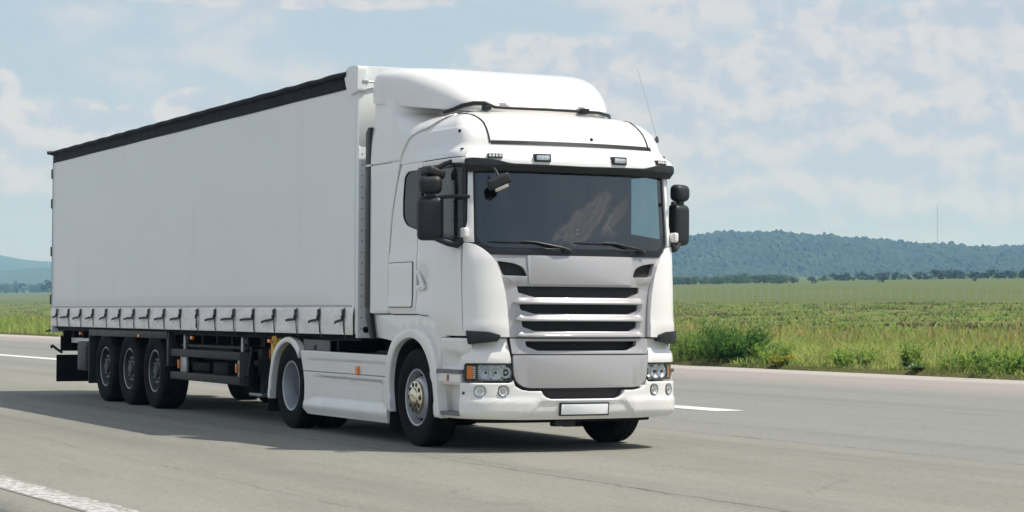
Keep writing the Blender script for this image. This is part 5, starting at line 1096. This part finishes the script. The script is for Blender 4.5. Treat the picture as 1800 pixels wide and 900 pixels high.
TUFT = [(.09, .19, .02), (.15, .26, .026), (.24, .31, .04), (.32, .34, .075), (.17, .26, .035)]
grass('verge_grass', [
    blades(72000, (-75, 4), (.1, 9), (.22, .54), (.006, .014), GREEN, 1, 1.4, hfun=lambda X, E: (.45+.55*np.clip(E/1.6, 0, 1))*(.8+.35*np.sin(X*1.1+.8*np.sin(X*.37)))),
    blades(4500, (-75, 4), (.3, 6), (.45, .85), (.006, .011), GREEN[2:], 2, .8, .25),
    blades(16000, (-160, -75), (.1, 10), (.35, .7), (.012, .028), GREEN, 3, .7)])
grass('meadow_grass', [
    blades(56000, (-130, -8), (5, 34), (.28, .58), (.012, .026), MIXED, 4, .9),
    blades(9000, (-130, -8), (5, 40), (.5, .9), (.012, .026), MIXED[2:5], 5, .5, .7),
    blades(14000, (-330, -130), (5, 50), (.4, .8), (.03, .07), MIXED, 6, .6)])
grass('rough_field_plants', [
    blades(26000, (-330, -50), (36, 175), (.10, .38), (.05, .13), TUFT, 7, 1.1, .9),
    blades(30000, (-330, -50), (48, 170), (.12, .34), (.05, .14), [(.15, .10, .055), (.10, .068, .04), (.20, .14, .07)], 17, 1.0, .9, hfun=lambda X, E: (np.sin(E*.19+1.1*np.sin(X*.047))+.7*np.sin(X*.083+E*.05) > .95)*1.0),
    blades(9000, (-1000, -330), (36, 175), (.12, .4), (.10, .26), TUFT, 8, 1.1, 1.4)])

# ------------------------------------------------------------------ tall weeds at the runway edge
def weed(px, e, h, w, n, label, cols, seed, flowers=None, name='weed_clump', group=None, fcol=None):
    v = pix_dir(px); Yt = 20.0+e
    for _ in range(4):
        k = (Yt-CAMP[1])/v[1]; X = CAMP[0]+v[0]*k; Yt = float(edge_y(X))+e
    o = thing(name, (X, Yt, zz(X, Yt)), label, 'plant', group); g = np.random.default_rng(seed); bm = bmesh.new(); V = []; F = []; C = []; tips = []
    cols = np.array(cols)
    for k in range(n):
        a = g.uniform(0, 6.283); r0 = w*.30*g.random()**.5; x0, y0 = r0*math.cos(a), r0*math.sin(a); H = h*g.uniform(.55, 1.05)*(1-.35*(r0/(w*.3))**2); sp_ = g.uniform(.15, .65)*w*.5
        a2 = a+g.normal(0, .5); x1, y1 = x0+math.cos(a2)*sp_, y0+math.sin(a2)*sp_; pts = [np.array((x0+(x1-x0)*q**1.6, y0+(y1-y0)*q**1.6, H*q*(1-.12*q))) for q in (0, .35, .7, 1)]
        b_tube(bm, pts, [.006, .005, .004, .002], 4); tips.append(pts[-1])
        c0 = cols[g.integers(len(cols))]
        for l in range(26):
            q = g.uniform(.12, 1.0); i_ = min(2, int(q*3)); fr = q*3-i_; p = pts[i_]*(1-fr)+pts[i_+1]*fr; d = g.normal(size=3); d[2] = abs(d[2])*.8+.15; d /= np.linalg.norm(d); L = g.uniform(.07, .19)*(1.15-.5*q); sd = np.cross(d, g.normal(size=3)); sd /= np.linalg.norm(sd); sd *= L*.13
            b = len(V); V += [p, p+d*L*.5+sd, p+d*L, p+d*L*.5-sd]; F.append((b, b+1, b+2, b+3)); C += [c0*g.uniform(.7, 1.3)]*4
    st = finish(bm, 'stem', 'grass_blades', o)
    at = st.data.attributes.new('tint', 'FLOAT_COLOR', 'POINT'); at.data.foreach_set('color', np.tile([.08, .11, .03, 1], len(st.data.vertices)).astype(np.float32))
    quick_mesh('leaves', V, F, M['grass_blades'], o, col=C)
    if flowers:
        V, F, C = [], [], []
        for k in range(flowers):
            p = tips[g.integers(len(tips))]+g.normal(0, .05, 3)*np.array((1, 1, .6)); s = g.uniform(.018, .034)
            for q in range(3):
                d = g.normal(size=3); d /= np.linalg.norm(d); e2 = np.cross(d, g.normal(size=3)); e2 /= np.linalg.norm(e2); b = len(V); V += [p-d*s, p+e2*s, p+d*s, p-e2*s]; F.append((b, b+1, b+2, b+3)); C += [fcol]*4
        tag(quick_mesh('flowers', V, F, M['grass_blades'], o, col=C), kind='stuff')
    return o
MD = [(.22, .37, .05), (.27, .40, .07), (.18, .33, .04)]; DK = [(.06, .18, .018), (.08, .21, .022), (.115, .25, .03)]; LT = [(.15, .28, .04), (.20, .31, .06), (.13, .26, .035)]
weed(1290, 1.0, 1.30, 2.3, 260, 'big dark green bushy weed clump leaning over the runway edge', DK, 21)
weed(1232, 1.0, 1.0, 1.8, 110, 'light green weed clump between the truck and the big dark weed', LT, 22)
weed(1192, 1.2, .95, 1.3, 60, 'tall green weed clump just behind the truck bumper', LT+DK, 23)
weed(1356, .8, .75, 1.2, 45, 'low feathery weed clump right of the big dark weed', MD, 24)
weed(1374, .35, .30, .55, 26, 'small clump of bright yellow flowers at the runway edge', LT, 25, 130, 'wildflowers', None, (.62, .44, .02))
weed(1615, .35, .18, .4, 18, 'small white wildflowers at the runway edge', LT, 26, 26, 'wildflowers', None, (.72, .72, .68))
weed(1603, .8, .80, .7, 26, 'narrow upright green weed standing above the white wildflowers', MD, 27)
weed(1690, .9, .66, 1.3, 34, 'spreading light green weed clump near the right end of the verge', MD, 28)
weed(1760, .8, .70, 1.7, 46, 'broad low weed clump at the far right of the verge', MD+LT, 29)
weed(1500, 1.0, .60, 1.4, 36, 'pale feathery weed clump midway along the verge', MD, 30)
